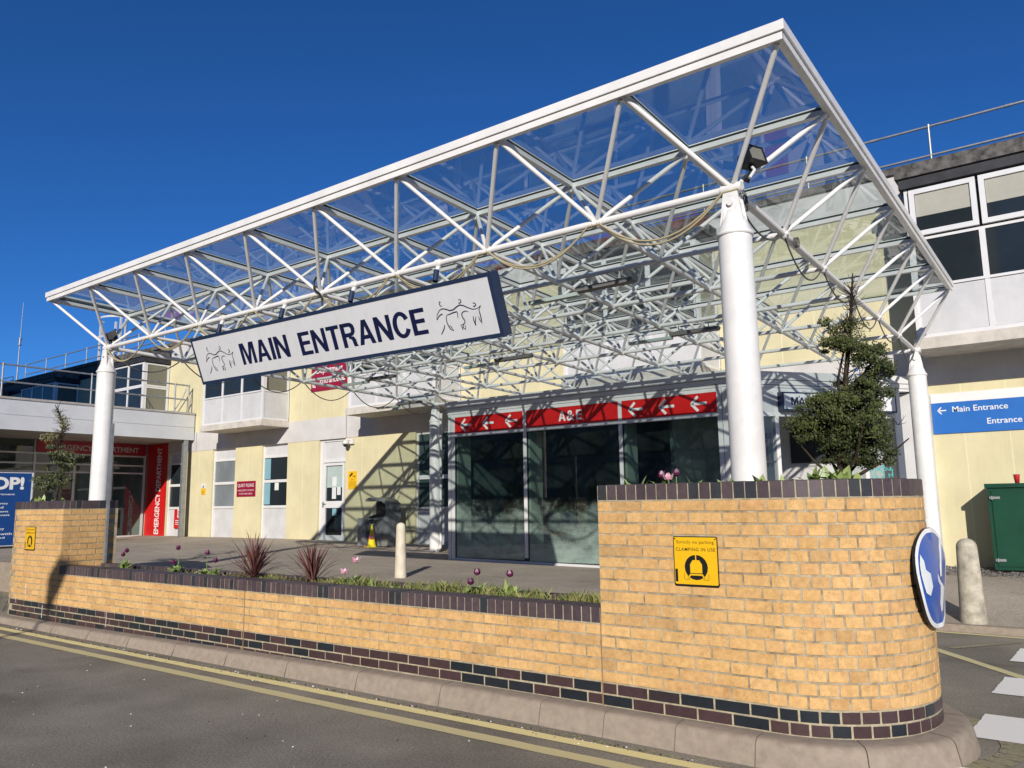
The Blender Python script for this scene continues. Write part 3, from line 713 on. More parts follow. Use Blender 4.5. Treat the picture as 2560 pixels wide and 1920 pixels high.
def column(x, y, base):
    top = zc(x, y); r_ = .125; zt = top - .37
    m_ = MB(); m_.lathe(x, y, [(r_, base), (r_, zt)], 40)
    c_ = m_.build('column', 'white_steel', can)
    m_ = MB(); m_.lathe(x, y, [(r_, zt - .02), (r_ + .012, zt - .015), (r_ + .012, zt + .008), (r_ + .002, zt + .014), (r_ - .03, zt + .10), (r_ - .065, zt + .19), (.0, zt + .20)], 32)
    for s_ in (-1, 1):
        m_.fprism(Fr((x, y + s_ * .045, 0), (1, 0, 0)), [(-.10, zt + .02), (.10, zt + .02), (.055, zt + .33), (-.055, zt + .33)], -.008, .008)
        m_.fprism(Fr((x + s_ * .05, y, 0), (0, 1, 0)), [(-.085, zt + .03), (.085, zt + .03), (.05, zt + .25), (-.05, zt + .25)], -.008, .008)
    h_ = m_.build('column_head', 'white_steel', c_)
    m_ = MB(); m_.tube((x, y - .075, zt + .24), (x, y + .075, zt + .24), .024, 14); m_.tube((x, y - .02, top - .09), (x, y + .02, top + .0), .04, 14)
    m_.tube((x - .08, y, top), (x + .08, y, top), .043, 14)
    m_.build('pin', 'white_steel', h_)
column(9.6, 0, 1.3); column(0, 0, 1.3); column(9.6, 7.2, gz(9.6, 7.2) - .02); column(0, 7.2, gz(0, 7.2) - .02)
m_ = MB(); m_.path([(.22, 7.15, 3.3), (.2, 7.15, 3.15), (.2, 7.15, .5), (.21, 7.12, .42), (.22, 7.04, .37)], .032, 10)
tag(m_.build('downpipe', 'white_upvc'), 'slim white rainwater pipe beside the back left canopy column', 'downpipe')

# cables slung under the chords
def swag(mb, a, b_, sag, r_, n=12):
    mb.path([a.lerp(b_, k / n) + Vector((0, 0, -sag * 4 * (k / n) * (1 - k / n))) for k in range(n + 1)], r_, 6)
m_ = MB()
for i in range(8):
    for q, sg in ((-.045, .26), (-.052, .235)):
        a, b2 = bn(i, 0) + Vector((.06, q, -.035)), bn(i + 1, 0) + Vector((-.06, q, -.035)); swag(m_, a, b2, sg * random.uniform(.85, 1.1), .0085)
        m_.path([b2, b2 + Vector((.12, 0, 0))], .0085, 6)
tag(m_.build('cable', 'cable_beige'), 'beige cable slung in loops along the front edge of the canopy', 'cable', 'cables looped under the canopy')
m_ = MB()
for j in range(6): swag(m_, bn(0, j) + Vector((-.03, .05, -.03)), bn(0, j + 1) + Vector((-.03, -.05, -.03)), .24, .009)
tag(m_.build('cable', 'cable_dark'), 'dark cable slung in loops along the far left canopy edge', 'cable', 'cables looped under the canopy')
m_ = MB()
for j in range(6): swag(m_, bn(8, j) + Vector((.0, .05, -.03)), bn(8, j + 1) + Vector((.0, -.05, -.03)), .16 + .06 * (j % 2), .008)
for k in range(4):
    c0 = bn(8, 0) + Vector((.05, .10, -.05)); m_.path([c0 + Vector((.01 * math.cos(q * .6 + k), .05 * math.cos(q * .6) + .02 * k, .05 * math.sin(q * .6) - .01 * k)) for q in range(12)], .004, 5)
    c0 = bn(8, 1) + Vector((.03, .22, -.03)); m_.path([c0 + Vector((.01 * k, .045 * math.cos(q * .6), .045 * math.sin(q * .6))) for q in range(12)], .004, 5)
tag(m_.build('cable', 'cable_dark'), 'dark cable with small coils along the right canopy edge behind the near column', 'cable', 'cables looped under the canopy')

# lights
def floodlight(loc, ang, label):
    t_ = thing('floodlight', loc, label, 'floodlight'); L = Vector(loc)
    rot = Matrix.Rotation(ang, 3, 'Z') @ Matrix.Rotation(R(-18), 3, 'X')
    P = lambda x, y, z: L + rot @ Vector((x, y, z))
    m_ = MB(); f = [P(-.085, -.06, -.075), P(.085, -.06, -.075), P(.085, -.06, .075), P(-.085, -.06, .075)]; k = [P(-.06, .05, -.05), P(.06, .05, -.05), P(.06, .05, .05), P(-.06, .05, .05)]
    m_.add(f + k, [(0, 1, 5, 4), (1, 2, 6, 5), (2, 3, 7, 6), (3, 0, 4, 7), (7, 4, 5, 6)], 0)
    for q in range(7):
        z = -.045 + .015 * q; m_.add([P(-.075, .0, z), P(.075, .0, z), P(.055, .075, z), P(-.055, .075, z), P(-.075, .0, z + .004), P(.075, .0, z + .004), P(.055, .075, z + .004), P(-.055, .075, z + .004)],
                                     [(0, 3, 2, 1), (4, 5, 6, 7), (0, 1, 5, 4), (1, 2, 6, 5), (2, 3, 7, 6), (3, 0, 4, 7)])
    for q in ((-.085, -.075, .085, -.06), (-.085, .06, .085, .075), (-.085, -.06, -.07, .06), (.07, -.06, .085, .06)):
        a0, b0, a1, b1 = q; m_.add([P(a0, -.06, b0), P(a1, -.06, b0), P(a1, -.06, b1), P(a0, -.06, b1), P(a0, -.068, b0), P(a1, -.068, b0), P(a1, -.068, b1), P(a0, -.068, b1)],
                                   [(0, 3, 2, 1), (4, 5, 6, 7), (0, 1, 5, 4), (1, 2, 6, 5), (2, 3, 7, 6), (3, 0, 4, 7)][::1])
    m_.build('housing', 'black_plastic', t_)
    m_ = MB(); m_.add([P(-.07, -.062, -.06), P(.07, -.062, -.06), P(.07, -.062, .06), P(-.07, -.062, .06)], [(0, 1, 2, 3)]); m_.build('lens', 'lens', t_)
    m_ = MB(); m_.path([P(0, .03, -.03), P(0, .03, -.09), P(-.02, .06, -.14), P(-.09, .04, -.19)], .016, 8)
    m_.path([P(.05, .03, -.05), P(.0, .05, -.12), P(-.07, .04, -.2)], .012, 8); m_.build('bracket', 'black_plastic', t_)
    m_ = MB(); m_.path([P(-.02, .0, -.08), P(-.03, -.02, -.13), P(-.09, 0, -.20)], .012, 8); m_.build('conduit', 'white_upvc', t_)
M['lens'] = plain('lens', (0.20, 0.195, 0.17), 0.12)
floodlight((9.765, -0.02, 3.885), R(65), 'black floodlight clamped above the near right canopy column')
floodlight((-0.03, 0.05, 3.90), R(160), 'black floodlight seen from behind above the front left column')
M['tube_glow'] = plain('tube_glow', (0.45, 0.55, 0.53), 0.25)
M['batten_body'] = plain('batten_body', (0.16, 0.16, 0.155), 0.4)
def batten(x0, y0, label):
    z = zc(x0, y0) - .17; t_ = thing('batten_light', (x0, y0, z), label, 'light fitting', 'strip lights hung under the canopy')
    m_ = MB(); m_.box(x0, y0 - .045, z + .02, x0 + .66, y0 + .045, z + .05); m_.box(x0 + .01, y0 - .05, z + .005, x0 + .65, y0 + .05, z + .02)
    for q in (.12, .5): m_.box(x0 + q, y0 - .055, z + .002, x0 + q + .03, y0 + .055, z + .055)
    m_.build('housing', 'batten_body', t_)
    m_ = MB(); m_.fprism(Fr((x0 + .02, y0, z), (0, 1, 0)), [(-.045, .005), (-.035, -.03), (.035, -.03), (.045, .005)], -.62, 0); m_.build('diffuser', 'tube_glow', t_)
    m_ = MB()
    for q in (.12, .52): m_.tube((x0 + q, y0, z + .05), (x0 + q, y0, z + .165), .006, 6)
    m_.build('hanger', 'galvanised', t_)
    return t_
batten(7.45, 1.2, 'strip light nearest the front, above the right red arrow panel')
batten(7.36, 3.6, 'strip light partly behind the near right column')
batten(4.50, 3.6, 'strip light in the middle of the canopy, over the lobby')
batten(1.70, 3.6, 'strip light in the left half of the canopy, just right of the red department sign')
batten(0.04, 6.0, 'strip light at the back left column head')

# ------------------------------------------------------------------ hanging sign
al = R(20.64)
SF = Fr((0, -0.1, 3.484), (1, 0, -0.009), (0, -math.sin(al), math.cos(al)))
t_ = thing('hanging_sign', (4.85, -0.1, 3.2), 'long white MAIN ENTRANCE sign with navy edge hanging tilted under canopy', 'sign')
m_ = MB(); SF.box(m_, 2.385, -.575, 7.325, .04, -.125, -.01); 
for a0, b0, a1, b1 in ((2.385, -.575, 7.325, -.536), (2.385, .002, 7.325, .04), (2.385, -.536, 2.415, .002), (7.282, -.536, 7.325, .002)): SF.box(m_, a0, b0, a1, b1, -.01, .004)
m_.build('frame', 'navy', t_)
m_ = MB(); SF.box(m_, 2.415, -.536, 7.282, .002, -.0099, -.001); m_.build('panel', 'sign_face', t_)
m_ = MB(); caps(m_, 'MAIN', SF, 3.345, -.411, 4.262, -.148, .001); caps(m_, 'ENTRANCE', SF, 4.462, -.425, 6.42, -.160, .001)
m_.build('lettering', 'navy_text', t_)
m_ = MB(); emblem(m_, SF, 6.56, -.465, .57, .0062, .001); m_.build('emblem', 'navy_text', t_)
m_ = MB(); emblem(m_, SF, 2.60, -.455, .60, .0062, .001); m_.build('emblem', 'navy_text', t_)
for x in (2.93, 4.18, 5.37, 6.59):
    m_ = MB(); m_.tube((x - .025, 0, zc(x, 0)), (x + .025, 0, zc(x, 0)), .042, 14); m_.tube((x, 0, zc(x, 0) - .03), (x + .01, -.04, 3.61), .022, 10)
    c_ = m_.build('hanger', 'white_steel', t_)
    m_ = MB(); m_.tube((x + .01, -.04, 3.62), (x + .02, -.075, 3.50), .028, 10); m_.build('bracket', 'navy', c_)
m_ = MB(); m_.path([(4.86, -.03, 3.86), (4.80, -.06, 3.88), (4.77, -.07, 3.82), (4.79, -.07, 3.74), (4.88, -.075, 3.68), (4.93, -.08, 3.62), (4.94, -.08, 3.53)], .013, 8)
tag(m_.build('cable_hose', 'black_plastic'), 'short black hose curving from the canopy tube into the hanging sign', 'hose')

# ------------------------------------------------------------------ main hospital building
YB = 8.4
FB = yplane(YB)
bld = thing('hospital_building', (0, 9.5, 0.3), 'two storey cream hospital block with projecting upper windows and flat roof', 'building')
XL, XR = -46.0, 22.0
m_ = MB(); m_.box(XL, YB + .14, 0, XR, YB + 8, 6.2); m_.build('wall_core', 'interior_dark', bld)
# ground floor piers (gaps are the window strips)
gaps = [(-23.1, -21.9), (-20.6, -19.4), (-12.9, -11.85), (-10.37, -9.18), (-7.88, -6.70), (-5.35, -4.28), (-1.75, .9), (1.75, 9.4)]
edges = [XL] + [e for g in gaps for e in g] + [XR]
for k in range(0, len(edges), 2):
    a, c_ = edges[k], edges[k + 1]; m_ = MB()
    m_.box(a, YB, 0.0, c_, YB + .14, 3.11)
    n = max(1, round((c_ - a) / .6))
    for q in range(1, n): x = a + (c_ - a) * q / n; m_.box(x - .008, YB - .002, .36, x + .008, YB + .001, 3.108, 1)
    m_.build('wall_pier', ['yellow_render', 'render_joint'], bld)
m_ = MB(); m_.box(XL, YB - .012, 3.11, XR, YB + .14, 3.70); 
m_.build('concrete_band', 'concrete_band', bld)
m_ = MB()
for x in (-4.25, -11.3, 2.15, 8.55): m_.box(x - .006, YB - .0145, 3.112, x + .006, YB - .0115, 3.698)
m_.build('band_joint', 'dark_frame', bld)
bays = [(-22.4, 'v'), (-16.0, 'v'), (-9.6, 'v'), (-3.2, 'v'), (3.2, 'v'), (9.6, 'r'), (16.0, 'r'), (-28.8, 'v'), (-35.2, 'v')]
BW = 2.92
be = sorted([e for x, _ in bays for e in (x, x + BW)]); ee = [XL] + be + [XR]
for k in range(0, len(ee), 2):
    a, c_ = ee[k], ee[k + 1]; m_ = MB(); m_.box(a, YB, 3.70, c_, YB + .14, 6.25)
    n = max(1, round((c_ - a) / .6))
    for q in range(1, n): x = a + (c_ - a) * q / n; m_.box(x - .008, YB - .002, 3.71, x + .008, YB + .001, 6.248, 1)
    m_.build('upper_wall', ['yellow_render', 'render_joint'], bld)
m_ = MB(); m_.box(-13.0, YB - .015, 6.25, XR, YB + .14, 6.72); m_.build('parapet', 'concrete_band', bld)
m_ = MB(); m_.box(XL, YB - .015, 6.25, -13.01, YB + .14, 6.72); m_.build('parapet', 'roof_black', bld)  # left stretch black: dark roof edge, with shade painted into its colour
m_ = MB(); m_.box(XL, YB - .07, 6.72, XR, YB + .5, 6.84); m_.box(XL, YB + .3, 6.0, XR, YB + 14, 6.7); m_.build('roof', 'roof_cap', bld)
def window_unit(fr, mbf, mbg, a0, b0, a1, b1, fw=.05, d=0.0, gi=0, dep=.05, gd=-.02):
    fr.box(mbf, a0, b0, a1, b0 + fw, d - dep, d); fr.box(mbf, a0, b1 - fw, a1, b1, d - dep, d)
    fr.box(mbf, a0, b0 + fw, a0 + fw, b1 - fw, d - dep, d); fr.box(mbf, a1 - fw, b0 + fw, a1, b1 - fw, d - dep, d)
    fr.box(mbg, a0 + fw, b0 + fw, a1 - fw, b1 - fw, d - dep, d + gd, gi)
def bay(x0, kind):
    yb = 7.5; x1 = x0 + BW
    t0 = None
    m_ = MB(); m_.box(x0 + .07, yb + .07, 3.70, x1 - .07, YB + .1, 6.10)
    by = m_.build('bay_window', 'interior_dark', bld)
    m_ = MB(); m_.box(x0 - .04, yb - .05, 3.55, x1 + .03, YB - .013, 3.72); m_.build('sill', 'sill_concrete', by)
    m_ = MB(); m_.box(x0 - .06, yb - .06, 6.10, x1 + .05, YB - .016, 6.26); m_.build('eaves', 'roof_black', by)
    m_ = MB(); m_.box(x0 - .10, yb - .10, 6.262, x1 + .09, YB - .073, 6.47); m_.build('roof', 'roof_cap', by)
    F = yplane(yb); f_ = MB(); g_ = MB(); p_ = MB()
    xs_ = [x0 + .05 + (BW - .1) * k / 3 for k in range(4)]
    for a, c_ in zip(xs_, xs_[1:]):
        window_unit(F, f_, g_, a, 4.5, c_, 5.29, .04, 0, 0, .06)
        if kind == 'r': window_unit(F, f_, g_, a + .02, 5.315, c_ - .02, 6.06, .075, .045, 1, .06, -.03)
        else: window_unit(F, f_, g_, a, 5.295, c_, 6.08, .05, .004, 0, .06)
        F.box(p_, a + .03, 3.79, c_ - .03, 4.49, -.05, -.02); F.box(f_, a, 3.73, a + .03, 4.5, -.06, -.008); F.box(f_, c_ - .03, 3.73, c_, 4.5, -.06, -.008)
    F.box(f_, x0, 3.725, x1, 3.785, -.0601, -.005); F.box(f_, x0, 3.79, x0 + .05, 6.09, -.062, .002); F.box(f_, x1 - .05, 3.79, x1, 6.09, -.062, .002)
    # right-hand cheek (faces +x)
    S = Fr((x1, yb, 0), (0, 1, 0))
    S.box(f_, .0, 3.725, .88, 3.785, -.06, .001); S.box(f_, .0, 3.785, .05, 6.095, -.06, .0015)
    window_unit(S, f_, g_, .07, 4.5, .86, 5.29, .05, 0, 2, .05); window_unit(S, f_, g_, .07, 5.30, .86, 6.07, .05, .003, 2, .05)
    S.box(p_, .07, 3.79, .86, 4.49, -.05, -.012); S.box(f_, .861, 3.785, .885, 6.09, -.06, .0012)
    # left-hand cheek
    S = Fr((x0, YB - .01, 0), (0, -1, 0)); window_unit(S, f_, g_, .05, 4.5, .85, 6.07, .06, 0, 0, .05); S.box(p_, .03, 3.79, .86, 4.49, -.05, -.012)
    f_.build('window_frame', 'white_upvc', by); g_.build('glazing', ['dark_window', 'half_blind' if kind == 'r' else 'dark_window', 'shiny_window'], by); p_.build('lower_panel', 'white_panel', by)
M['half_blind'] = M['dark_window']
for x, k in bays: bay(x, k)
# roller blinds in the right hand bay sashes
m_ = MB()
for q in range(3): a = 9.65 + (BW - .1) * q / 3; m_.box(a + .10, 7.5 - .0185, 5.62, a + .84, 7.5 - .0145, 5.985)
m_.build('roller_blind', 'roller_blind', bld)
M['blind_glass'] = glass('blind_glass', (.9, .93, .92), .01, .02)
# ground floor windows, doors
def lower_window(x0, x1, zs, mats, label=None):
    F = yplane(YB + .06); f_ = MB(); g_ = MB(); p_ = MB()
    for (z0, z1, kd) in zs:
        if kd == 'p': F.box(p_, x0 + .05, z0, x1 - .05, z1, -.05, -.03)
        else: F.box(g_, x0 + .05, z0, x1 - .05, z1, -.05, -.03)
    zz = sorted(set([z for e in zs for z in e[:2]])); F.box(f_, x0, .36, x0 + .05, 3.11, -.06, 0); F.box(f_, x1 - .05, .36, x1, 3.11, -.06, 0)
    for (a, c_) in zip(zs, zs[1:]): F.box(f_, x0 + .05, a[1], x1 - .05, c_[0], -.06, .0)
    F.box(f_, x0 + .05, zs[-1][1], x1 - .05, 3.11, -.06, 0); F.box(f_, x0 + .05, .36, x1 - .05, zs[0][0], -.06, 0)
    w_ = f_.build('window', 'white_upvc', bld); g_.build('glazing', mats, w_); p_.build('lower_panel', 'white_panel', w_)
    return w_
std = [(.40, 1.30, 'p'), (1.37, 2.02, 'g'), (2.10, 2.73, 'g'), (2.80, 3.08, 'p')]
lower_window(-10.37, -9.18, std, 'blind_window')
w2 = lower_window(-7.88, -6.70, std, 'dark_window')
m_ = MB(); m_.box(-7.80, YB + .055, 1.40, -7.56, YB + .0845, 2.01); m_.box(-7.80, YB + .055, 2.12, -7.56, YB + .0845, 2.71); m_.build('curtain', 'pale_blue', w2) if 'pale_blue' in M else None
M['pale_blue'] = plain('pale_blue', (0.22, 0.42, 0.50), 0.6)
m_ = MB(); m_.box(-7.82, YB + .080, 1.40, -7.56, YB + .0855, 2.01); m_.box(-7.82, YB + .080, 2.12, -7.56, YB + .0855, 2.71); m_.build('curtain', 'pale_blue', w2)
lower_window(-12.9, -11.85, std, 'dark_window'); lower_window(-23.1, -21.9, std, 'dark_window'); lower_window(-20.6, -19.4, std, 'dark_window')
std3 = [(.47, 1.22, 'p'), (1.28, 1.94, 'g'), (2.04, 3.03, 'g')]
lower_window(-1.75, -.42, std3, 'teal_window'); lower_window(-.42, .9, std3, 'teal_window')
# part-glazed white door
F = yplane(YB + .05); f_ = MB(); g_ = MB(); p_ = MB()
F.box(f_, -5.35, .40, -5.22, 3.11, -.1, -.01); F.box(f_, -4.34, .40, -4.28, 3.11, -.1, -.01); F.box(f_, -5.22, 2.49, -4.34, 2.58, -.1, -.01); F.box(f_, -5.22, 3.05, -4.34, 3.11, -.1, -.01)
F.box(p_, -5.22, 2.58, -4.34, 3.05, -.08, -.04)
F.box(f_, -5.20, .43, -5.09, 2.47, -.06, .02); F.box(f_, -4.42, .43, -4.36, 2.47, -.06, .02); F.box(f_, -5.09, .43, -4.42, .57, -.06, .02); F.box(f_, -5.09, 1.28, -4.42, 1.46, -.06, .02); F.box(f_, -5.09, 2.40, -4.42, 2.47, -.06, .02)
F.box(g_, -5.09, .57, -4.42, 1.28, -.06, -.02); F.box(g_, -5.09, 1.46, -4.42, 2.40, -.06, -.02)
d_ = f_.build('door', 'white_upvc', bld); g_.build('glazing', 'dark_window', d_); p_.build('upper_panel', 'white_panel', d_)
m_ = MB(); F.box(m_, -5.07, 1.82, -4.44, 2.38, -.02, -.017); m_.build('window_film', 'pale_blind', d_)
m_ = MB(); F.box(m_, -4.86, 1.52, -4.70, 1.82, -.0165, -.014); F.box(m_, -4.66, 1.62, -4.52, 1.83, -.0165, -.014); F.box(m_, -4.86, 1.85, -4.69, 2.10, -.0165, -.014); m_.build('notice', 'paper', d_)
m_ = MB(); F.box(m_, -4.84, 1.08, -4.68, 1.27, -.0195, -.017); m_.build('round_sticker', 'pale_blue', d_)
m_ = MB(); F.box(m_, -5.17, 1.30, -5.14, 1.44, .02, .05); F.box(m_, -5.17, 1.38, -5.05, 1.40, .045, .06); m_.build('handle', 'galvanised', d_)
m_ = MB(); F.box(m_, -4.88, .57, -4.85, 1.05, -.0195, -.01); m_.build('reflected_post', 'galvanised', d_) if False else None
m_ = MB(); yplane(YB + .06).box(m_, -7.36, 1.80, -7.18, 2.02, -.0295, -.027); m_.build('notice', 'paper', w2)
# railings on the roof
def railing(name, label, pts, z0, z1, zm, r_=.021, gp=None, close=True):
    t_ = thing(name, (pts[0][0], pts[0][1], z0), label, 'railing', gp)
    for x, y in pts: m_ = MB(); m_.tube((x, y, z0), (x, y, z1), r_, 10); m_.tube((x, y, z1 - .03), (x, y, z1 + .03), r_ * 1.35, 10); m_.build('post', 'galvanised', t_)
    for z in (z1, zm):
        m_ = MB(); m_.path([(x, y, z) for x, y in pts], r_, 10)
        for (xa, ya), (xb, yb) in list(zip(pts, pts[1:]))[::1]: m_.tube((xa * .45 + xb * .55 - .0, ya * .45 + yb * .55, z), (xa * .40 + xb * .60, ya * .40 + yb * .60, z), r_ * 1.3, 8)
        m_.build('rail', 'galvanised', t_)
    return t_
railing('roof_railing', 'galvanised tube railing along the flat roof above the right hand windows', [(x, 8.55) for x in (3.9, 5.9, 7.9, 9.9, 11.9, 13.9)], 6.75, 7.49, 6.98, gp='galvanised roof railings')
railing('roof_railing', 'galvanised tube railing along the roof on the far left skyline', [(x, 9.0) for x in (-26, -24, -22.2, -20.4, -18.4, -16.4, -14.6)], 6.75, 7.7, 7.25, gp='galvanised roof railings')
railing('roof_railing', 'low galvanised railing on the roof edge farther left', [(x, 8.6) for x in (-38, -36, -34, -32, -30, -28, -26.2)], 6.75, 7.15, 6.98, .018, gp='galvanised roof railings')
t_ = thing('roof_ladder', (-19, 9.2, 6.5), 'aluminium access ladder with round safety hoops on the left roof', 'ladder')
for x in (-19.9, -19.4, -18.6, -18.3): m_ = MB(); m_.box(x - .02, 9.2 + (.35 if x in (-19.4, -18.6) else 0), 6.5, x + .05, 9.27 + (.35 if x in (-19.4, -18.6) else 0), 8.75); m_.build('upright', 'aluminium' if 'aluminium' in M else 'white_panel', t_)
for z in (7.95, 8.72):
    m_ = MB(); P = [(-19.1 + .75 * math.cos(R(a)), 9.35 + .5 * math.sin(R(a))) for a in range(180, 361, 15)]
    for a, c_ in zip(P, P[1:]): m_.obox((a[0], a[1], z), (c_[0] - a[0], c_[1] - a[1], 0), (0, .006, 0), (0, 0, .07))
    m_.build('hoop', 'white_panel', t_)
m_ = MB(); m_.path([(-29.5, 10, 6.7), (-29.5, 10, 8.6), (-29.48, 10, 9.6), (-29.44, 10, 11.3)], [.045, .03, .02, .01], 8); m_.tube((-29.49, 10, 9.25), (-29.48, 10, 9.5), .06, 8); m_.tube((-29.49, 10, 9.2), (-29.49, 10, 9.23), .10, 8); m_.tube((-29.48, 10, 9.5), (-29.48, 10, 9.53), .10, 8)
tag(m_.build('antenna', 'galvanised'), 'thin whip antenna standing on the far left roof', 'antenna')
m_ = MB(); m_.lathe(6.2, 12, [(.14, 6.7), (.14, 7.6), (.17, 7.62), (.17, 7.9), (.0, 7.95)], 16); tag(m_.build('roof_flue', 'galvanised'), 'short steel flue on the roof seen through the canopy glass', 'flue')

# signs on the facade
def sign_board(name, loc, label, cat='sign'): return thing(name, loc, label, cat)
F = yplane(YB - .02)
t_ = sign_board('direction_sign', (-5, YB, 5), 'red Emergency Department Entrance sign fixed high on the yellow wall', 'sign')
m_ = MB(); F.box(m_, -5.72, 4.46, -4.25, 5.62, -.018, 0.0); m_.build('board', 'maroon', t_)
m_ = MB(); add_text(m_, 'Emergency', F, -5.45, 5.18, -4.42, 5.40, .002, .012); add_text(m_, 'Department', F, -5.50, 4.90, -4.42, 5.12, .002, .012); add_text(m_, 'Entrance', F, -5.35, 4.66, -4.58, 4.83, .002, .012)
arrow(m_, F, -5.58, 4.66, .19, .18, .035, .002, 0, 225); arrow(m_, F, -4.38, 4.76, .19, .18, .035, .002, 0, 225); m_.build('lettering', 'white_text', t_)
t_ = sign_board('quiet_sign', (-8.6, YB, 1.85), 'dark red QUIET PLEASE sign between two tall windows', 'sign')
m_ = MB(); F.box(m_, -9.03, 1.64, -8.13, 2.09, -.018, 0.0); m_.build('board', 'maroon', t_)
m_ = MB(); add_text(m_, 'QUIET PLEASE', F, -8.98, 1.905, -8.19, 2.015, .002, .0); add_text(m_, 'PLEASE RESPECT PATIENTS', F, -8.97, 1.80, -8.19, 1.845, .002, -.004); add_text(m_, 'IN THE WARDS ABOVE', F, -8.90, 1.70, -8.26, 1.745, .002, -.004); m_.build('lettering', 'white_text', t_)
t_ = sign_board('camera_notice', (-4, YB, 2), 'tall yellow notice with a security camera picture right of the white door', 'sign')
m_ = MB(); F.box(m_, -4.14, 1.765, -3.825, 2.22, -.018, 0.0); m_.build('board', 'yellow_sign', t_)
m_ = MB()
m_.add([F.p(-4.10, 2.10, .002), F.p(-4.07, 2.07, .002), F.p(-3.95, 2.15, .002), F.p(-3.99, 2.19, .002)], [(0, 1, 2, 3)]); m_.add([F.p(-3.98, 2.10, .002), F.p(-3.97, 2.085, .002), F.p(-3.87, 2.07, .002), F.p(-3.87, 2.085, .002)], [(0, 1, 2, 3)]); m_.add([F.p(-3.88, 2.05, .002), F.p(-3.865, 2.05, .002), F.p(-3.865, 2.12, .002), F.p(-3.88, 2.12, .002)], [(0, 1, 2, 3)])
add_text(m_, 'CCTV', F, -4.03, 1.985, -3.93, 2.015, .002, .01)
for k in range(9): F.box(m_, -4.11, 1.95 - .018 * k, -3.85, 1.953 - .018 * k, .001, .002)
m_.build('lettering', 'black_paint', t_)
t_ = sign_board('small_notice', (-10.8, YB, 1.9), 'small yellow and white notice left of the frosted tall window', 'sign')
m_ = MB(); F.box(m_, -10.90, 1.74, -10.68, 1.93, -.018, 0.0); m_.build('board', 'yellow_sign', t_)
m_ = MB(); F.box(m_, -10.90, 1.932, -10.68, 2.07, -.018, 0.0); m_.build('header', 'paper', t_)
m_ = MB(); m_.fprism(F, [(-10.83, 1.95), (-10.75, 1.95), (-10.79, 2.03)], .0, .002); F.box(m_, -10.87, 1.78, -10.71, 1.79, .0, .0015); F.box(m_, -10.87, 1.82, -10.71, 1.83, 0, .0015); m_.build('symbol', 'black_paint', t_)
t_ = thing('security_camera', (-4.03, 8.3, 2.95), 'white dome security camera on the wall above the yellow notice', 'camera')
m_ = MB(); m_.box(-4.06, YB - .08, 2.93, -3.92, YB - .014, 3.06); m_.path([(-4.0, YB - .05, 3.03), (-4.06, YB - .16, 3.05), (-4.08, YB - .18, 3.0)], .022, 8); m_.lathe(-4.08, YB - .18, [(.02, 3.02), (.075, 3.0), (.085, 2.92), (.0, 2.919)], 16); m_.build('housing', 'white_upvc', t_)
m_ = MB(); m_.lathe(-4.08, YB - .18, [(.0, 2.845), (.035, 2.855), (.06, 2.885), (.07, 2.9185)], 16); m_.build('dome', 'black_plastic', t_)
t_ = sign_board('direction_sign', (10.8, YB, 2.6), 'blue and white Main Entrance direction sign on the right wall')
m_ = MB(); F.box(m_, 9.575, 2.815, 13.4, 2.96, -.019, 0); m_.build('header', 'white_text', t_)
m_ = MB(); F.box(m_, 9.575, 2.325, 13.4, 2.814, -.019, 0); m_.build('board', 'blue_sign', t_)
m_ = MB(); arrow(m_, F, 9.72, 2.69, .12, .105, .018, .002, 0, 180); add_text(m_, 'Main Entrance', F, 9.865, 2.655, 10.61, 2.745, .002, .008, spacing=1.0)
add_text(m_, 'Entrance C', F, 10.32, 2.44, 10.90, 2.53, .002, .008); m_.build('lettering', 'white_text', t_)

# ------------------------------------------------------------------ glazed lobby
lob = thing('entrance_lobby', (4.5, 6.5, 0.3), 'glazed entrance lobby with white frames and red A&E arrow panels', 'entrance')
YL = 5.6; P0 = Vector((7.3, 5.6, 0)); DT = Vector((2.05, 2.7, 0)).normalized(); DL = 3.42; P1 = P0 + DT * DL
FL = yplane(YL); FD = Fr(P0, DT)
XB0 = 1.75
def gfloor(x): return 0.35 - .012 * (x - 1.75)
m_ = MB(); m_.prism([(XB0, YL + .03), (7.28, YL + .03), tuple((P1 - FD.n * .03)[:2]), (P1.x, YB - .02), (XB0, YB - .02)], 3.02, 3.235); m_.build('roof', 'grey_frame', lob)
m_ = MB()
for z0, z1, d0 in ((3.02, 3.058, .0), (3.066, 3.135, .012), (3.142, 3.265, .03)):
    FL.box(m_, XB0 - d0, z0, 7.30 + d0 * .4, z1, -.03, d0); FD.box(m_, d0 * .3, z0, DL, z1, -.03, d0)
    m_.box(XB0 - d0, YL + .031, z0, XB0 + .02, YB - .02, z1)
m_.build('fascia', 'grey_frame', lob)
m_ = MB()
FL.box(m_, XB0 + .02, .27, 1.935, 3.018, -.10, -.012); FL.box(m_, 3.525, .40, 3.595, 2.955, -.09, -.012); FL.box(m_, 5.44, .38, 5.505, 2.955, -.09, -.012); FL.box(m_, 7.125, .25, 7.29, 3.018, -.10, -.012)
FL.box(m_, 1.935, 2.957, 7.125, 3.018, -.09, -.013); FL.box(m_, 1.935, 2.585, 7.125, 2.645, -.085, -.0125)
FL.obox = None
m_.obox((1.935, YL + .012, .295), (5.19, 0, -.062), (0, .09, 0), (0, 0, .065))
m_.build('frame', 'grey_frame', lob)
m_ = MB()
for a in (1.84, 7.20): FL.box(m_, a, .3, a + .006, 3.0, -.012, -.0105)
for a0, a1 in ((1.937, 3.523), (3.597, 5.438), (5.507, 7.123)):
    for (p_, q_, r0, s0) in ((a0, .36, a0 + .008, 2.583), (a1 - .008, .36, a1, 2.583), (a0, 2.575, a1, 2.583)): FL.box(m_, p_, q_, r0, s0, -.05, -.02)
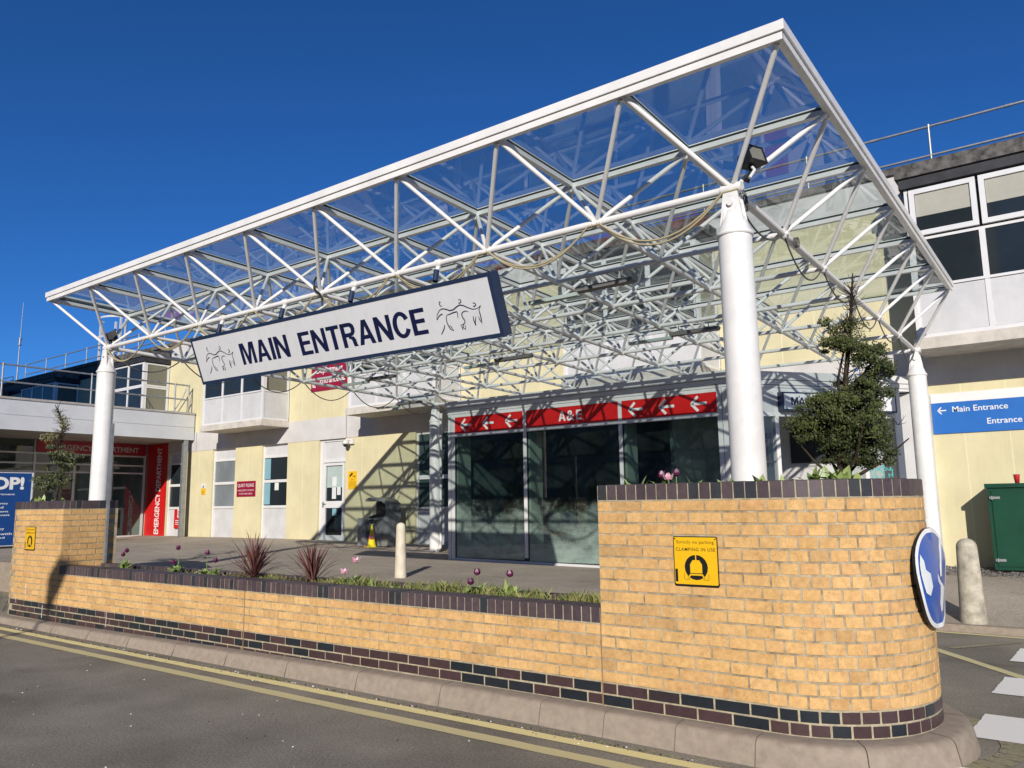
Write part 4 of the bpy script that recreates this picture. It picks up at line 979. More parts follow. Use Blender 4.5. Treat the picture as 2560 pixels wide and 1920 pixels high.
m_.build('gasket', 'dark_frame', lob)
for a0, a1 in ((1.937, 3.523), (3.597, 5.438), (5.507, 7.123)):
    m_ = MB(); FL.box(m_, a0, 2.647, a1, 2.955, -.05, -.018); p_ = m_.build('red_panel', 'red_panel', lob)
    l_ = MB()
    if a0 < 3 or a0 > 5:
        w = a1 - a0
        for c_ in ((2.21, 2.74, 3.27) if a0 < 3 else (5.765, 6.305, 6.84)): arrow(l_, FL, c_, 2.80, .25, .225, .042, -.0165)
    else: caps(l_, 'A', FL, 4.28, 2.715, 4.425, 2.885, -.0165); add_text(l_, '&', FL, 4.445, 2.712, 4.60, 2.888, -.0165, .018); caps(l_, 'E', FL, 4.635, 2.715, 4.755, 2.885, -.0165)
    l_.build('lettering', 'white_text', p_)
    m_ = MB(); z0 = gfloor((a0 + a1) / 2) + .03; m_.add([FL.p(a0, z0, -.04), FL.p(a1, z0, -.04), FL.p(a1, 2.58, -.04), FL.p(a0, 2.58, -.04)], [(0, 1, 2, 3)]); m_.build('glass_pane', 'misted_glass', lob)
# interior
m_ = MB(); m_.box(XB0 + .02, YL + .1, .24, 9.3, YB + .1, .30); m_.build('floor', 'interior_floor', lob)
m_ = MB(); m_.box(XB0 + .02, 8.28, .30, 6.2, 8.39, 3.0); m_.box(XB0 + .0, YL + .11, .2, XB0 + .06, 8.28, 3.0); m_.box(4.85, 7.0, .3, 4.95, 8.28, 3.0); m_.box(6.2, 5.9, .3, 6.26, 8.39, 3.0); m_.build('inner_wall', 'lobby_wall', lob)
m_ = MB()
for a in (1.95, 3.61, 5.52): m_.box(a, YL + .05, .3, a + .035, YL + .42, 2.6)
m_.build('reveal', 'interior_wall', lob)
m_ = MB()
for k in range(3):
    x = 2.35 + .42 * k; m_.box(x, 6.9, .68, x + .36, 7.3, .74); m_.box(x, 7.27, .74, x + .36, 7.32, 1.15)
    m_.path([(x + .02, 6.92, .3), (x + .02, 6.92, .68)], .012, 6); m_.path([(x + .34, 6.92, .3), (x + .34, 6.92, .68)], .012, 6)
t2 = m_.build('waiting_seat', 'seat_blue'); tag(t2, 'row of blue waiting seats dimly seen behind the left lobby glass', 'seats')
m_ = MB(); m_.box(3.42, 7.0, .30, 3.46, 7.04, .72); m_.lathe(3.3, 7.1, [(.22, .72), (.22, .75), (0, .751)], 16); tag(m_.build('side_table', 'wood'), 'small wooden table dimly seen behind the lobby glass by the left mullion', 'table')
# angled doorway side
m_ = MB()
FD.box(m_, .01, .2, .10, 3.018, -.10, -.012); FD.box(m_, .80, .2, .865, 2.955, -.1, -.012); FD.box(m_, 2.99, .2, 3.12, 3.018, -.12, -.01); FD.box(m_, 2.36, .2, 2.43, 2.60, -.1, -.012)
FD.box(m_, .10, 2.585, 3.0, 2.645, -.09, -.013); FD.box(m_, .10, 2.955, 3.0, 3.018, -.09, -.013)
m_.build('frame', 'white_upvc', lob)
m_ = MB(); FD.box(m_, .10, 2.647, .80, 2.955, -.05, -.02); FD.box(m_, .866, 2.647, 2.99, 2.955, -.05, -.02); m_.build('head_panel', 'white_panel', lob)
for a0, a1 in ((.10, .80), (2.43, 2.99)):
    m_ = MB(); m_.add([FD.p(a0, .3, -.04), FD.p(a1, .3, -.04), FD.p(a1, 2.58, -.04), FD.p(a0, 2.58, -.04)], [(0, 1, 2, 3)]); gp = m_.build('glass_pane', 'clear_glass', lob)
    if a0 > 1: m_ = MB(); emblem(m_, FD, 2.47, 1.60, .42, .012, -.036); m_.build('etched_emblem', 'etched', gp) if 'etched' in M else None
M['etched'] = plain('etched', (0.10, 0.42, 0.45), 0.5)
m_ = MB(); emblem(m_, FD, 2.46, 1.62, .44, .011, -.034); m_.build('etched_emblem', 'etched', lob)
m_ = MB()
for z in (1.9, 2.25): FD.box(m_, .1, z, .8, z + .012, -.3, -.06)
m_.build('shelf', 'dark_frame', lob)
m_ = MB(); m_.box(9.36, YB - .15, .2, 9.56, YB - .001, 3.0); m_.box(P1.x - .05, P1.y + .02, .2, 9.36, YB - .02, 3.0); m_.build('end_pier', 'white_upvc', lob)
m_ = MB(); m_.box(6.27, 8.30, .3, 9.3, 8.39, 3.0); m_.build('inner_wall', 'white_panel', lob)
m_ = MB(); m_.box(6.75, 8.27, 1.9, 6.95, 8.30, 2.5); m_.box(7.0, 8.27, 1.9, 7.02, 8.30, 2.5); m_.build('noticeboard', 'wood', lob)
m_ = MB(); m_.box(7.35, 8.26, 1.95, 7.95, 8.30, 2.55); m_.build('screen', 'dark_frame', lob)
m_ = MB(); m_.box(6.9, 8.0, .3, 7.6, 8.25, 1.25); m_.build('leaflet_rack', 'red_dark', lob)
t_ = thing('fascia_sign', P0 + DT * 1.8, 'small white MAIN ENTRANCE box sign above the doorway, half behind the topiary', 'sign')
m_ = MB(); FD.box(m_, .87, 2.66, 2.95, 2.945, -.018, .10); m_.build('box', 'navy', t_)
m_ = MB(); FD.box(m_, .90, 2.685, 2.92, 2.92, .10, .104); m_.build('panel', 'sign_face', t_)
m_ = MB(); caps(m_, 'MAIN ENTRANCE', FD, 1.02, 2.745, 2.35, 2.865, .106); emblem(m_, FD, 2.45, 2.715, .30, .005, .106); m_.build('lettering', 'navy_text', t_)

# ------------------------------------------------------------------ emergency annex on the left
ann = thing('emergency_annex', (-13, 3, .4), 'low emergency department block with grey metal fascia and red entrance', 'building')
XA = -11.4
m_ = MB(); m_.box(-26, -6, 3.47, XA - .03, 8.38, 4.27); m_.build('roof', 'annex_soffit' if 'annex_soffit' in M else 'soffit', ann)
FA = Fr((XA, 0, 0), (0, 1, 0))
m_ = MB(); FA.box(m_, -6, 3.86, 8.36, 4.27, -.03, 0.0); FA.box(m_, -6, 3.46, 8.36, 3.845, -.03, .0); FA.box(m_, -6, 3.845, 8.36, 3.86, -.03, -.012); m_.build('fascia', 'annex_cladding', ann)
m_ = MB(); FA.box(m_, -6.0, 4.272, 8.37, 4.33, -.25, .03); m_.build('coping', 'soffit', ann)
XG = -14.2; FG = Fr((XG, 0, 0), (0, 1, 0))
m_ = MB(); m_.box(-20, -6, .30, XG + .4, 8.37, .42); m_.build('floor', 'pavement_asphalt', ann)
m_ = MB(); m_.box(-20, -6, .42, -18, 8.38, 3.46); m_.box(-18, 8.3, .42, -14.3, 8.38, 3.46); m_.box(-17.0, 5.2, .42, -16.6, 6.6, 2.8); m_.build('inner_wall', 'interior_wall', ann)
m_ = MB()
for y in (-5, -3.4, -1.8, -.2, 1.6, 3.3, 4.83, 6.0, 6.58, 7.18, 8.27): FG.box(m_, y, .42, y + .07, 3.46, -.08, 0)
for z in (.42, 2.47, 2.72, 3.03): FG.box(m_, -6, z, 8.34, z + .05, -.07, -.005)
m_.build('frame', 'grey_frame', ann)
for a0, a1 in ((-4.93, -3.4), (-3.33, -1.8), (-1.73, -.2), (-.13, 1.6), (1.67, 3.3), (3.37, 4.83), (4.90, 6.0), (6.07, 6.58), (6.65, 7.18), (7.25, 8.27)):
    m_ = MB(); m_.add([FG.p(a0, .46, -.03), FG.p(a1, .46, -.03), FG.p(a1, 3.46, -.03), FG.p(a0, 3.46, -.03)], [(0, 1, 2, 3)]); m_.build('glass_pane', 'lobby_glass', ann)
m_ = MB(); FG.box(m_, 4.88, 3.09, 8.30, 3.455, .004, .05); hs = m_.build('red_panel', 'red_dark', ann)
m_ = MB(); add_text(m_, 'EMERGENCY DEPARTMENT', FG, 5.20, 3.17, 8.05, 3.34, .052, .02); m_.build('lettering', 'grey_text', hs)
FV = yplane(8.36)
m_ = MB(); FV.box(m_, -14.14, .43, -12.93, 3.455, -.03, 0); vs_ = m_.build('red_panel', 'red_panel', ann)
m_ = MB(); add_text(m_, 'EMERGENCY DEPARTMENT', FV, -13.52, .50, -13.24, 3.33, .002, .02, rot=True); m_.build('lettering', 'white_text', vs_)
m_ = MB(); m_.box(-11.56, 8.06, .36, -11.44, 8.17, 3.455); m_.box(-11.44, 8.04, .36, -11.425, 8.19, 3.455); m_.build('corner_post', 'galvanised', ann)
railing('roof_railing', 'galvanised guard rail on the emergency department canopy roof', [(-11.55, -2.2), (-11.55, .4), (-11.55, 2.84), (-11.55, 5.16), (-11.55, 7.74), (-11.55, 8.2)], 4.33, 5.21, 4.75, .024, gp='galvanised roof railings')
m_ = MB(); m_.path([(-11.55, 7.76, 4.4), (-11.55, 8.0, 4.8), (-11.55, 8.12, 5.1)], .016, 8); tag(m_.build('rail_brace', 'galvanised'), 'short diagonal brace at the end of the annex guard rail', 'brace')
FN = yplane(YB + .025)
t_ = sign_board('no_smoking_sign', (-12, YB, .9), 'red and white no smoking notice low on the wall behind the grey post', 'sign')
m_ = MB(); FN.box(m_, -12.44, .69, -11.86, 1.29, -.004, .0); m_.build('board', 'pink_board' if 'pink_board' in M else 'red_panel', t_)
m_ = MB(); FN.box(m_, -12.25, 1.03, -12.0, 1.31, .0, .002); FN.box(m_, -12.36, .93, -11.92, .95, 0, .002); FN.box(m_, -12.36, .87, -11.92, .89, 0, .002); FN.box(m_, -12.36, .81, -11.92, .83, 0, .002); m_.build('lettering', 'white_text', t_)
m_ = MB(); ring = [(-12.125 + .09 * math.cos(R(a)), 1.17 + .09 * math.sin(R(a))) for a in range(0, 361, 20)]; stroke(m_, ring, FN, .014, .004); stroke(m_, [(-12.19, 1.23), (-12.125, 1.17), (-12.06, 1.11)], FN, .014, .004); m_.build('symbol', 'red_panel', t_)
# blue free-standing banner
FBn = Fr((-10.6, 0, 0), (0, 1, 0))
t_ = thing('blue_banner', (-10.6, 2.3, .3), 'big blue STOP! notice panel standing before the emergency department glass', 'sign')
m_ = MB(); FBn.box(m_, .9, .47, 3.37, 2.28, -.05, 0); m_.build('board', 'blue_banner', t_)
m_ = MB(); FBn.box(m_, 3.37, .45, 3.41, 2.30, -.055, .004); FBn.box(m_, .9, 2.281, 3.37, 2.30, -.055, .004); FBn.box(m_, .9, .45, 3.37, .469, -.055, .004); m_.build('frame', 'grey_frame', t_)
for y in (1.2, 3.2): m_ = MB(); m_.box(-10.9, y, .30, -10.3, y + .05, .45); m_.build('foot', 'grey_frame', t_)
m_ = MB(); add_text(m_, 'STOP!', FBn, 1.95, 1.86, 3.20, 2.18, .002, .04)
for z, tx, y1, mt_ in ((1.71, 'Emergency Department', 3.0, 0), (1.59, 'is very busy', 2.55, 0), (1.48, 'We treat patients', 2.85, 0), (1.39, 'with a medical need', 2.76, 0), (1.28, 'with an urgent', 2.88, 0), (1.19, 'as long wait', 2.92, 0), (1.09, 'Where to go?', 2.70, 0), (.84, 'emergency', 2.82, 0), (.73, 'are for those with', 3.0, 0), (.63, 'urgent need', 2.84, 0)):
    w = len(tx) * .062; add_text(m_, tx, FBn, y1 - w, z, y1, z + .058, .002, .015)
m_.build('lettering', 'white_text', t_)

# ------------------------------------------------------------------ signs on the brickwork
def clamp_sign(x0, label):
    F = yplane(YF - .012); z0, z1, x1 = .815, 1.12, x0 + .30
    t_ = thing('parking_sign', (x0 + .15, YF, .97), label, 'sign', 'yellow no parking signs on the brick walls')
    def rr(a0, b0, a1, b1, r_):
        P = []
        for cx, cy, s in ((a1 - r_, b0 + r_, -90), (a1 - r_, b1 - r_, 0), (a0 + r_, b1 - r_, 90), (a0 + r_, b0 + r_, 180)): P += arc(cx, cy, r_, s, s + 90, 4)
        return P
    m_ = MB(); m_.fprism(F, rr(x0, z0 - .008, x1, z1, .012), -.006, .0); m_.build('backplate', 'black_paint', t_)
    m_ = MB(); m_.fprism(F, rr(x0 + .006, z0 + .006, x1 - .006, z1 - .006, .009), .0, .0015); m_.build('plate', 'yellow_sign', t_)
    m_ = MB(); add_text(m_, 'Strictly no parking', F, x0 + .024, z1 - .052, x1 - .024, z1 - .025, .0025, .0, spacing=1.12); add_text(m_, 'CLAMPING IN USE', F, x0 + .018, z1 - .092, x1 - .016, z1 - .071, .0025, .004, spacing=1.12)
    m_.build('lettering', 'black_paint', t_)
    cx, cz = x0 + .152, z0 + .112
    m_ = MB(); m_.fprism(F, arc(cx, cz, .078, 0, 342, 19), .0015, .0025)
    for s in (-1, 1):
        for p, q in (((.082, -.035), (.082, -.075)), ((.082, -.075), (.045, -.075)), ((.045, -.075), (.06, -.055))):
            a, c_ = (cx + s * p[0], cz + p[1]), (cx + s * q[0], cz + q[1]); stroke(m_, [a, ((a[0] + c_[0]) / 2, (a[1] + c_[1]) / 2), c_], F, .0012, .0026)
    for sx_ in (x0 + .014, x1 - .014): m_.fprism(F, arc(sx_, z1 - .016, .005, 0, 300, 5), .0015, .004)
    F.box(m_, x0 + .009, z0 + .02, x0 + .026, z0 + .10, .0016, .0022)
    m_.build('symbol', 'black_paint', t_)
    m_ = MB()
    for s in (-1, 1): m_.fprism(F, [(cx + s * .004, cz - .035), (cx + s * .040, cz - .035), (cx + s * .040, cz + .018), (cx + s * .022, cz + .045), (cx + s * .004, cz + .045)], .0026, .0036)
    m_.fprism(F, [(cx - .0035, cz - .036), (cx + .0035, cz - .036), (cx + .0035, cz + .083), (cx - .0035, cz + .083)], .0027, .0038)
    m_.fprism(F, [(cx - .055, cz - .062), (cx - .042, cz - .040), (cx + .042, cz - .040), (cx + .055, cz - .062), (cx + .048, cz - .066), (cx + .038, cz - .050), (cx - .038, cz - .050), (cx - .048, cz - .066)], .0026, .0036)
    m_.build('clamp_mark', 'yellow_sign', t_)
clamp_sign(9.38, 'yellow no parking sign on the tall right hand brick planter')
clamp_sign(-0.225, 'yellow no parking sign on the far left brick planter')

# bent round blue keep-left sign on the rounded end
t_ = thing('round_sign', (10.75, -.05, .85), 'bent round blue arrow sign with peeling face on the rounded planter end', 'sign')
SR = .30; ang0 = R(-5)
cn = Vector((math.cos(ang0), math.sin(ang0), 0)); tu = Vector((-math.sin(ang0), math.cos(ang0), 0)); cc = Vector((RC[0], RC[1] + .03, .86)) + cn * (RR + .05)
def bent(u, v): # disc wrapped a little round the wall, edges bent
    d = -(.50 if u < 0 else .22) * u * u - .05 * max(0, v - .1) + .05 * math.sin(v * 9) * u + (.02 * math.cos(v * 8) if u < 0 else 0)
    return cc + tu * u + Vector((0, 0, v)) + cn * d
def disc(mb, r0, r1, lift, n=36, m2=6, mi=0, flt=None):
    for k in range(n):
        a0, a1 = 2 * math.pi * k / n, 2 * math.pi * (k + 1) / n
        for q in range(m2):
            ra, rb = r0 + (r1 - r0) * q / m2, r0 + (r1 - r0) * (q + 1) / m2
            P = [(ra * math.cos(a0), ra * math.sin(a0)), (rb * math.cos(a0), rb * math.sin(a0)), (rb * math.cos(a1), rb * math.sin(a1)), (ra * math.cos(a1), ra * math.sin(a1))]
            if ra < 1e-6: P = P[:3]
            mb.add([bent(*p) + cn * lift for p in P], [tuple(range(len(P)))], mi, .5, True)
m_ = MB(); disc(m_, 0, SR, -.012); disc(m_, 0, SR, 0)
for k in range(36):
    a0, a1 = 2 * math.pi * k / 36, 2 * math.pi * (k + 1) / 36; A, Bq = (SR * math.cos(a0), SR * math.sin(a0)), (SR * math.cos(a1), SR * math.sin(a1))
    m_.add([bent(*A) - cn * .012, bent(*Bq) - cn * .012, bent(*Bq), bent(*A)], [(0, 1, 2, 3)])
m_.build('backplate', 'black_paint', t_)
m_ = MB(); disc(m_, .0, .272, .003); m_.build('face', 'round_blue', t_)
m_ = MB(); disc(m_, .272, .298, .003, 36, 1); m_.build('rim', 'white_text', t_)
def bpoly(mb, pts, lift):
    C_ = (sum(p[0] for p in pts) / len(pts), sum(p[1] for p in pts) / len(pts)); n = len(pts)
    for k in range(n):
        a, c_ = pts[k], pts[(k + 1) % n]; mid = lambda p, f: (C_[0] + (p[0] - C_[0]) * f, C_[1] + (p[1] - C_[1]) * f)
        for f0, f1 in ((.0, .35), (.35, .7), (.7, 1.0)):
            P = [mid(a, f0), mid(a, f1), mid(c_, f1), mid(c_, f0)] if f0 else [C_, mid(a, f1), mid(c_, f1)]
            mb.add([bent(*p) + cn * lift for p in P], [tuple(range(len(P)))], 0, .5)
m_ = MB(); bpoly(m_, [(.135, .235), (.18, .20), (.125, .0), (.075, .0)], .006); bpoly(m_, [(.00, .055), (.20, -.075), (.085, -.20), (.03, -.205)], .006); m_.build('arrow', 'white_text', t_)
m_ = MB(); bpoly(m_, [(-.262, .03), (-.25, .09), (-.215, .15), (-.195, .11), (-.20, .06), (-.155, .035), (-.15, -.04), (-.19, -.09), (-.24, -.07)], .007); m_.build('peeled_patch', 'paper', t_)
m_ = MB(); m_.tube(tuple(cc - cn * .12), tuple(cc - cn * .012), .015, 8); m_.build('fixing', 'galvanised', t_)

# ------------------------------------------------------------------ street objects
def bollard(x, y, z, h, r0, r1, mat, label, cap=False):
    t_ = thing('bollard', (x, y, z), label, 'bollard', 'concrete bollards on the pavement')
    pr_ = [(r0, z - .05), (r0, z), (r1, z + h - r1)] + [(r1 * math.cos(R(a)), z + h - r1 + r1 * .9 * math.sin(R(a))) for a in range(15, 91, 15)]
    m_ = MB(); m_.lathe(x, y, pr_, 28); m_.build('post', mat, t_)
    return t_
bollard(10.32, 4.85, gz(10.32, 4.85) - .01, .95, .138, .108, 'bollard_concrete', 'grey weathered concrete bollard at right beside the zebra crossing')
t_ = bollard(3.38, 2.74, gz(3.38, 2.74), .79, .088, .066, 'cream_bollard', 'cream concrete bollard in front of the lobby')
# litter bin
bx, by, bz = -2.57, 7.55, gz(-2, 7.6)
t_ = thing('litter_bin', (bx + .35, by + .2, bz), 'dark metal litter bin with curved open hood against the yellow wall', 'bin')
Fb = yplane(by)
m_ = MB()
m_.fprism(Fb, [(bx, bz + .02), (bx + .74, bz + .02), (bx + .76, bz + .80), (bx + .76, bz + 1.02), (bx + .70, bz + .80), (bx + .64, bz + .70), (bx, bz + .66)], -.42, 0); m_.build('body', 'bin_metal', t_)
m_ = MB()
hood = [(bx, bz + 1.115), (bx + .10, bz + 1.15), (bx + .3, bz + 1.155), (bx + .5, bz + 1.13), (bx + .66, bz + 1.08), (bx + .75, bz + 1.0), (bx + .765, bz + .8), (bx + .765, bz + .05), (bx + .70, bz + .05), (bx + .70, bz + .8), (bx + .68, bz + .98), (bx + .55, bz + 1.06), (bx + .3, bz + 1.09), (bx, bz + 1.06)]
for a, c_ in ((-.42, -.40), (-.02, .004)): m_.fprism(Fb, [(bx + .02, bz + .66), (bx + .02, bz + .70), (bx + .12, bz + .76), (bx + .16, bz + .86), (bx + .12, bz + .98), (bx + .01, bz + 1.06), (bx, bz + 1.115), (bx + .1, bz + 1.15), (bx + .3, bz + 1.155), (bx + .5, bz + 1.13), (bx + .66, bz + 1.08), (bx + .755, bz + 1.0), (bx + .765, bz + .66)] if a < -.1 else hood, a, c_)
m_.fprism(Fb, hood, -.40, -.02); m_.build('hood', 'bin_metal', t_)
m_ = MB(); Fb.box(m_, bx + .05, bz + .67, bx + .69, bz + 1.05, -.38, -.30); m_.fprism(Fb, [(bx + .0, bz + .66), (bx + .62, bz + .70), (bx + .66, bz + .82), (bx + .2, bz + .73)], -.3, -.02); m_.build('inside', 'black_plastic', t_)
m_ = MB(); m_.box(bx - .16, by - .10, bz + .02, bx + .12, by + .28, bz + .67); m_.build('side_box', 'bin_metal', t_)
m_ = MB(); m_.box(bx - .163, by - .09, bz + .04, bx - .16, by + .27, bz + .66); Fb.box(m_, bx + .02, bz + .60, bx + .44, bz + .625, .001, .012); Fb.box(m_, bx + .2, bz + .55, bx + .36, bz + .59, .001, .012); m_.build('handle', 'black_plastic', t_)
cx, cy = bx + .42, by - .18
t_ = thing('traffic_cone', (cx, cy, bz), 'yellow no waiting cone leaning beside the litter bin', 'cone')
m_ = MB(); m_.lathe(cx, cy, [(.115, bz + .005), (.115, bz + .03), (.095, bz + .04), (.045, bz + .33), (.04, bz + .40), (.025, bz + .47), (.02, bz + .53), (.0, bz + .535)], 18); m_.build('body', 'cone_yellow', t_)
m_ = MB(); FC = Fr((cx + .05, cy - .062, bz + .24), (.85, .5, 0), (0.05, .12, 1)); m_.fprism(FC, arc(0, 0, .055, 0, 342, 19), .0, .004); m_.build('roundel', 'red_panel', t_)
m_ = MB(); m_.fprism(FC, arc(0, 0, .040, 0, 342, 19), .004, .006); m_.build('roundel_centre', 'navy', t_)
m_ = MB(); m_.add([(bx - .15, by - .22, bz + .006), (bx + .18, by - .25, bz + .006), (bx + .22, by - .10, bz + .012), (bx - .02, by - .12, bz + .01)], [(0, 1, 2, 3)]); m_.box(bx + .18, by - .2, bz, bx + .26, by - .15, bz + .05)
M['cardboard'] = plain('cardboard', (0.42, 0.24, 0.12), 0.8); tag(m_.build('cardboard_scrap', 'cardboard'), 'flattened scrap of brown cardboard lying in front of the litter bin', 'litter')
# green cabinet, cup
gx, gy0, gy1, gzz = 10.29, 7.72, 8.30, .30
t_ = thing('utility_cabinet', (gx + .6, 8, gzz), 'dark green metal utility cabinet against the cream wall', 'cabinet')
m_ = MB(); m_.box(gx, gy0, gzz, gx + 1.25, gy1, 1.46); m_.build('body', 'cabinet_green', t_)
m_ = MB(); m_.box(gx - .03, gy0 - .03, 1.462, gx + 1.28, gy1 + .02, 1.52); m_.build('roof', 'cabinet_green', t_)
for a0, a1 in ((gx + .05, gx + .61), (gx + .64, gx + 1.20)):
    m_ = MB(); m_.box(a0, gy0 - .018, gzz + .05, a1, gy0 - .001, 1.42); d_ = m_.build('door', 'cabinet_green', t_)
    m_ = MB(); hx = a0 if a0 < gx + .3 else a1 - .12
    for z in (1.30, .42): m_.box(hx - .03, gy0 - .03, z, hx + .10, gy0 - .018, z + .035); m_.tube((hx, gy0 - .03, z - .01), (hx, gy0 - .03, z + .045), .010, 8)
    m_.build('hinge', 'galvanised', d_)
t_ = thing('paper_cup', (10.66, 7.85, 1.52), 'small red paper cup left on top of the green cabinet', 'cup')
m_ = MB(); m_.lathe(10.66, 7.85, [(.0, 1.521), (.028, 1.521), (.042, 1.64)], 16); m_.build('cup', 'red_cup', t_)
m_ = MB(); m_.lathe(10.66, 7.85, [(.044, 1.636), (.044, 1.645), (.0, 1.65)], 16); m_.build('lid', 'red_dark', t_)
# slate chippings
m_ = MB()
for k in range(2600):
    x = random.uniform(9.45, 13.2); y = random.uniform(7.25 + max(0, .2 * (10 - x)), 8.38)
    if x > gx and x < gx + 1.25 and y > 7.75: continue
    a = random.uniform(0, 3.14); s_ = random.uniform(.012, .045); w = s_ * random.uniform(.35, .8)
    u = Vector((math.cos(a) * s_, math.sin(a) * s_, random.uniform(-.4, .4) * s_)); v = Vector((-math.sin(a) * w, math.cos(a) * w, random.uniform(-.3, .3) * w))
    m_.obox((x, y, gz(x, y) + .012 + random.uniform(0, .03)), u, v, (0, 0, random.uniform(.004, .010)), 0, random.random())
o = m_.build('slate_chippings', 'slate_chip' if 'slate_chip' in M else 'slate'); o['kind'] = 'stuff'; tag(o, 'bed of grey slate chippings along the foot of the right wall', 'chippings')
m_ = MB(); m_.box(.845, -.30, .60, .885, -.27, 2.5); tag(m_.build('steel_post', 'galvanised'), 'thin galvanised post beside the far left planter in front of the column', 'post')

# ------------------------------------------------------------------ plants
def leafball(mb, c, rad, n, size, lo=0., hi=1., shell=.55, mi=0):
    for _ in range(n):
        d = Vector((random.gauss(0, 1), random.gauss(0, 1), random.gauss(0, 1))).normalized()
        q = (shell + (1 - shell) * random.random()) if random.random() < .75 else random.random()
        P = Vector(c) + Vector((d.x * rad[0], d.y * rad[1], d.z * rad[2])) * q
        u = Vector((random.gauss(0, 1), random.gauss(0, 1), random.gauss(0, 1))).normalized(); v = u.orthogonal().normalized()
        s_ = size * random.uniform(.6, 1.3); w = s_ * .42
        mb.add([P - u * s_, P + v * w, P + u * s_, P - v * w], [(0, 1, 2, 3)], mi, lo + (hi - lo) * random.random())
def twigs(mb, a, b_, n, spread, r_=.003, ln=.12):
    a, b_ = Vector(a), Vector(b_)
    for _ in range(n):
        P = a.lerp(b_, random.random()); d = Vector((random.gauss(0, 1), random.gauss(0, 1), random.uniform(-.1, 1.4))).normalized()
        L = ln * random.uniform(.4, 1.2); Q = P + d * L * .6 + Vector((0, 0, .01)); E_ = Q + (d + Vector((random.gauss(0, .4), random.gauss(0, .4), .4))).normalized() * L * .5
        mb.path([P, Q, E_], [r_, r_ * .7, r_ * .35], 4)
t_ = thing('topiary_shrub', (10.26, -.05, 1.36), 'large dark green cloud topiary shrub with bare twiggy top on the right planter', 'shrub', 'topiary shrubs in the planters')
m_ = MB()
base = Vector((10.26, -.06, 1.36))
m_.path([base, base + Vector((.0, 0, .16)), base + Vector((.03, .0, .45)), base + Vector((.06, 0, .75)), base + Vector((.10, .0, 1.0)), base + Vector((.14, 0, 1.3)), base + Vector((.165, 0, 1.5))], [.05, .04, .022, .018, .014, .008, .003], 8)
m_.path([base + Vector((.01, .02, .2)), base + Vector((.0, .0, .5)), base + Vector((.02, 0, .8)), base + Vector((.08, 0, 1.02))], [.02, .014, .01, .006], 6)
for a, c_ in (((.25, .0, .22), (.42, .0, .36)), ((-.15, -.05, .22), (-.3, -.05, .42)), ((.12, -.12, .25), (.2, -.2, .45)), ((.1, .12, .25), (.15, .22, .42)), ((-.1, .1, .25), (-.18, .18, .4)), ((.16, -.02, .5), (.30, -.02, .65)), ((.18, 0, .8), (.3, 0, .95))):
    P = base + Vector((0, 0, max(.06, a[2] - .14))); m_.path([P, base + Vector(a), base + Vector(c_)], [.013, .009, .004], 6)
twigs(m_, base + Vector((.0, 0, .2)), base + Vector((.08, 0, .9)), 90, .1, .004, .16); twigs(m_, base + Vector((.08, 0, .9)), base + Vector((.15, 0, 1.42)), 110, .1, .0028, .10)
twigs(m_, base + Vector((.14, 0, 1.2)), base + Vector((.165, 0, 1.46)), 30, .1, .0024, .05)
for P_, q_ in (((-.3, 0, .5), 14), ((.32, 0, .42), 14), ((.2, 0, .85), 22), ((-.02, 0, 1.05), 40), ((.1, 0, 1.1), 40), ((.0, 0, .6), 16)):
    twigs(m_, base + Vector(P_) - Vector((.08, 0, .03)), base + Vector(P_) + Vector((.08, 0, .05)), q_, .1, .0022, .13)
m_.build('trunk', 'bark', t_)
m_ = MB()  # low and inner leaf clusters get darker tones, crown shade put in colour
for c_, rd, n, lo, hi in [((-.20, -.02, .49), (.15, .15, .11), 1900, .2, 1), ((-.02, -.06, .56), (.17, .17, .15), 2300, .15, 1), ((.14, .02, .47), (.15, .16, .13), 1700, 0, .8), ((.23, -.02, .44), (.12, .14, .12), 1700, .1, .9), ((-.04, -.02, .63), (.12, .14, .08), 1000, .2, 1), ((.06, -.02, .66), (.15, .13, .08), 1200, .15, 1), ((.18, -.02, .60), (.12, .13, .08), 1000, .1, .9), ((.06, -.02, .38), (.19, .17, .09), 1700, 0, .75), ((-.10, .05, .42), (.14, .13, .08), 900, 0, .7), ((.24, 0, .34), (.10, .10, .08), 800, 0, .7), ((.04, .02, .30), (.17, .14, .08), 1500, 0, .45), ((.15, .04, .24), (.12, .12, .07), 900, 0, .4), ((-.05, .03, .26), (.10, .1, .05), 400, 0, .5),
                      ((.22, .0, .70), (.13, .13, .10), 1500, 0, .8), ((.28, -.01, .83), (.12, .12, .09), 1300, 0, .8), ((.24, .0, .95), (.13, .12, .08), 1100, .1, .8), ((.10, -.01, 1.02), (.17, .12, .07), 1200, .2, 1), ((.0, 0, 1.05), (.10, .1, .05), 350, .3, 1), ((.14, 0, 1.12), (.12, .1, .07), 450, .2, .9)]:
    for _ in range(max(3, n // 120)):
        dd = Vector((random.gauss(0, .55) * rd[0], random.gauss(0, .55) * rd[1], random.gauss(0, .5) * rd[2]))
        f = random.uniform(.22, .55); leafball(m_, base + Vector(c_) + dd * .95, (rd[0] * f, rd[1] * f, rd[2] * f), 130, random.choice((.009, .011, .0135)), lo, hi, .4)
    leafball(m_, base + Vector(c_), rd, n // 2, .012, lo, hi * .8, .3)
m_.build('foliage', 'hedge_leaf', t_)
m_ = MB(); m_.box(10.425, -.2, 2.165, 10.438, -.195, 2.18); m_.build('blue_scrap', 'blue_sign', t_)
t_ = thing('topiary_shrub', (-.92, -.2, 1.36), 'small spiral topiary shrub with bare top on the far left planter', 'shrub', 'topiary shrubs in the planters')
base = Vector((-.90, -.2, 1.36)); m_ = MB()
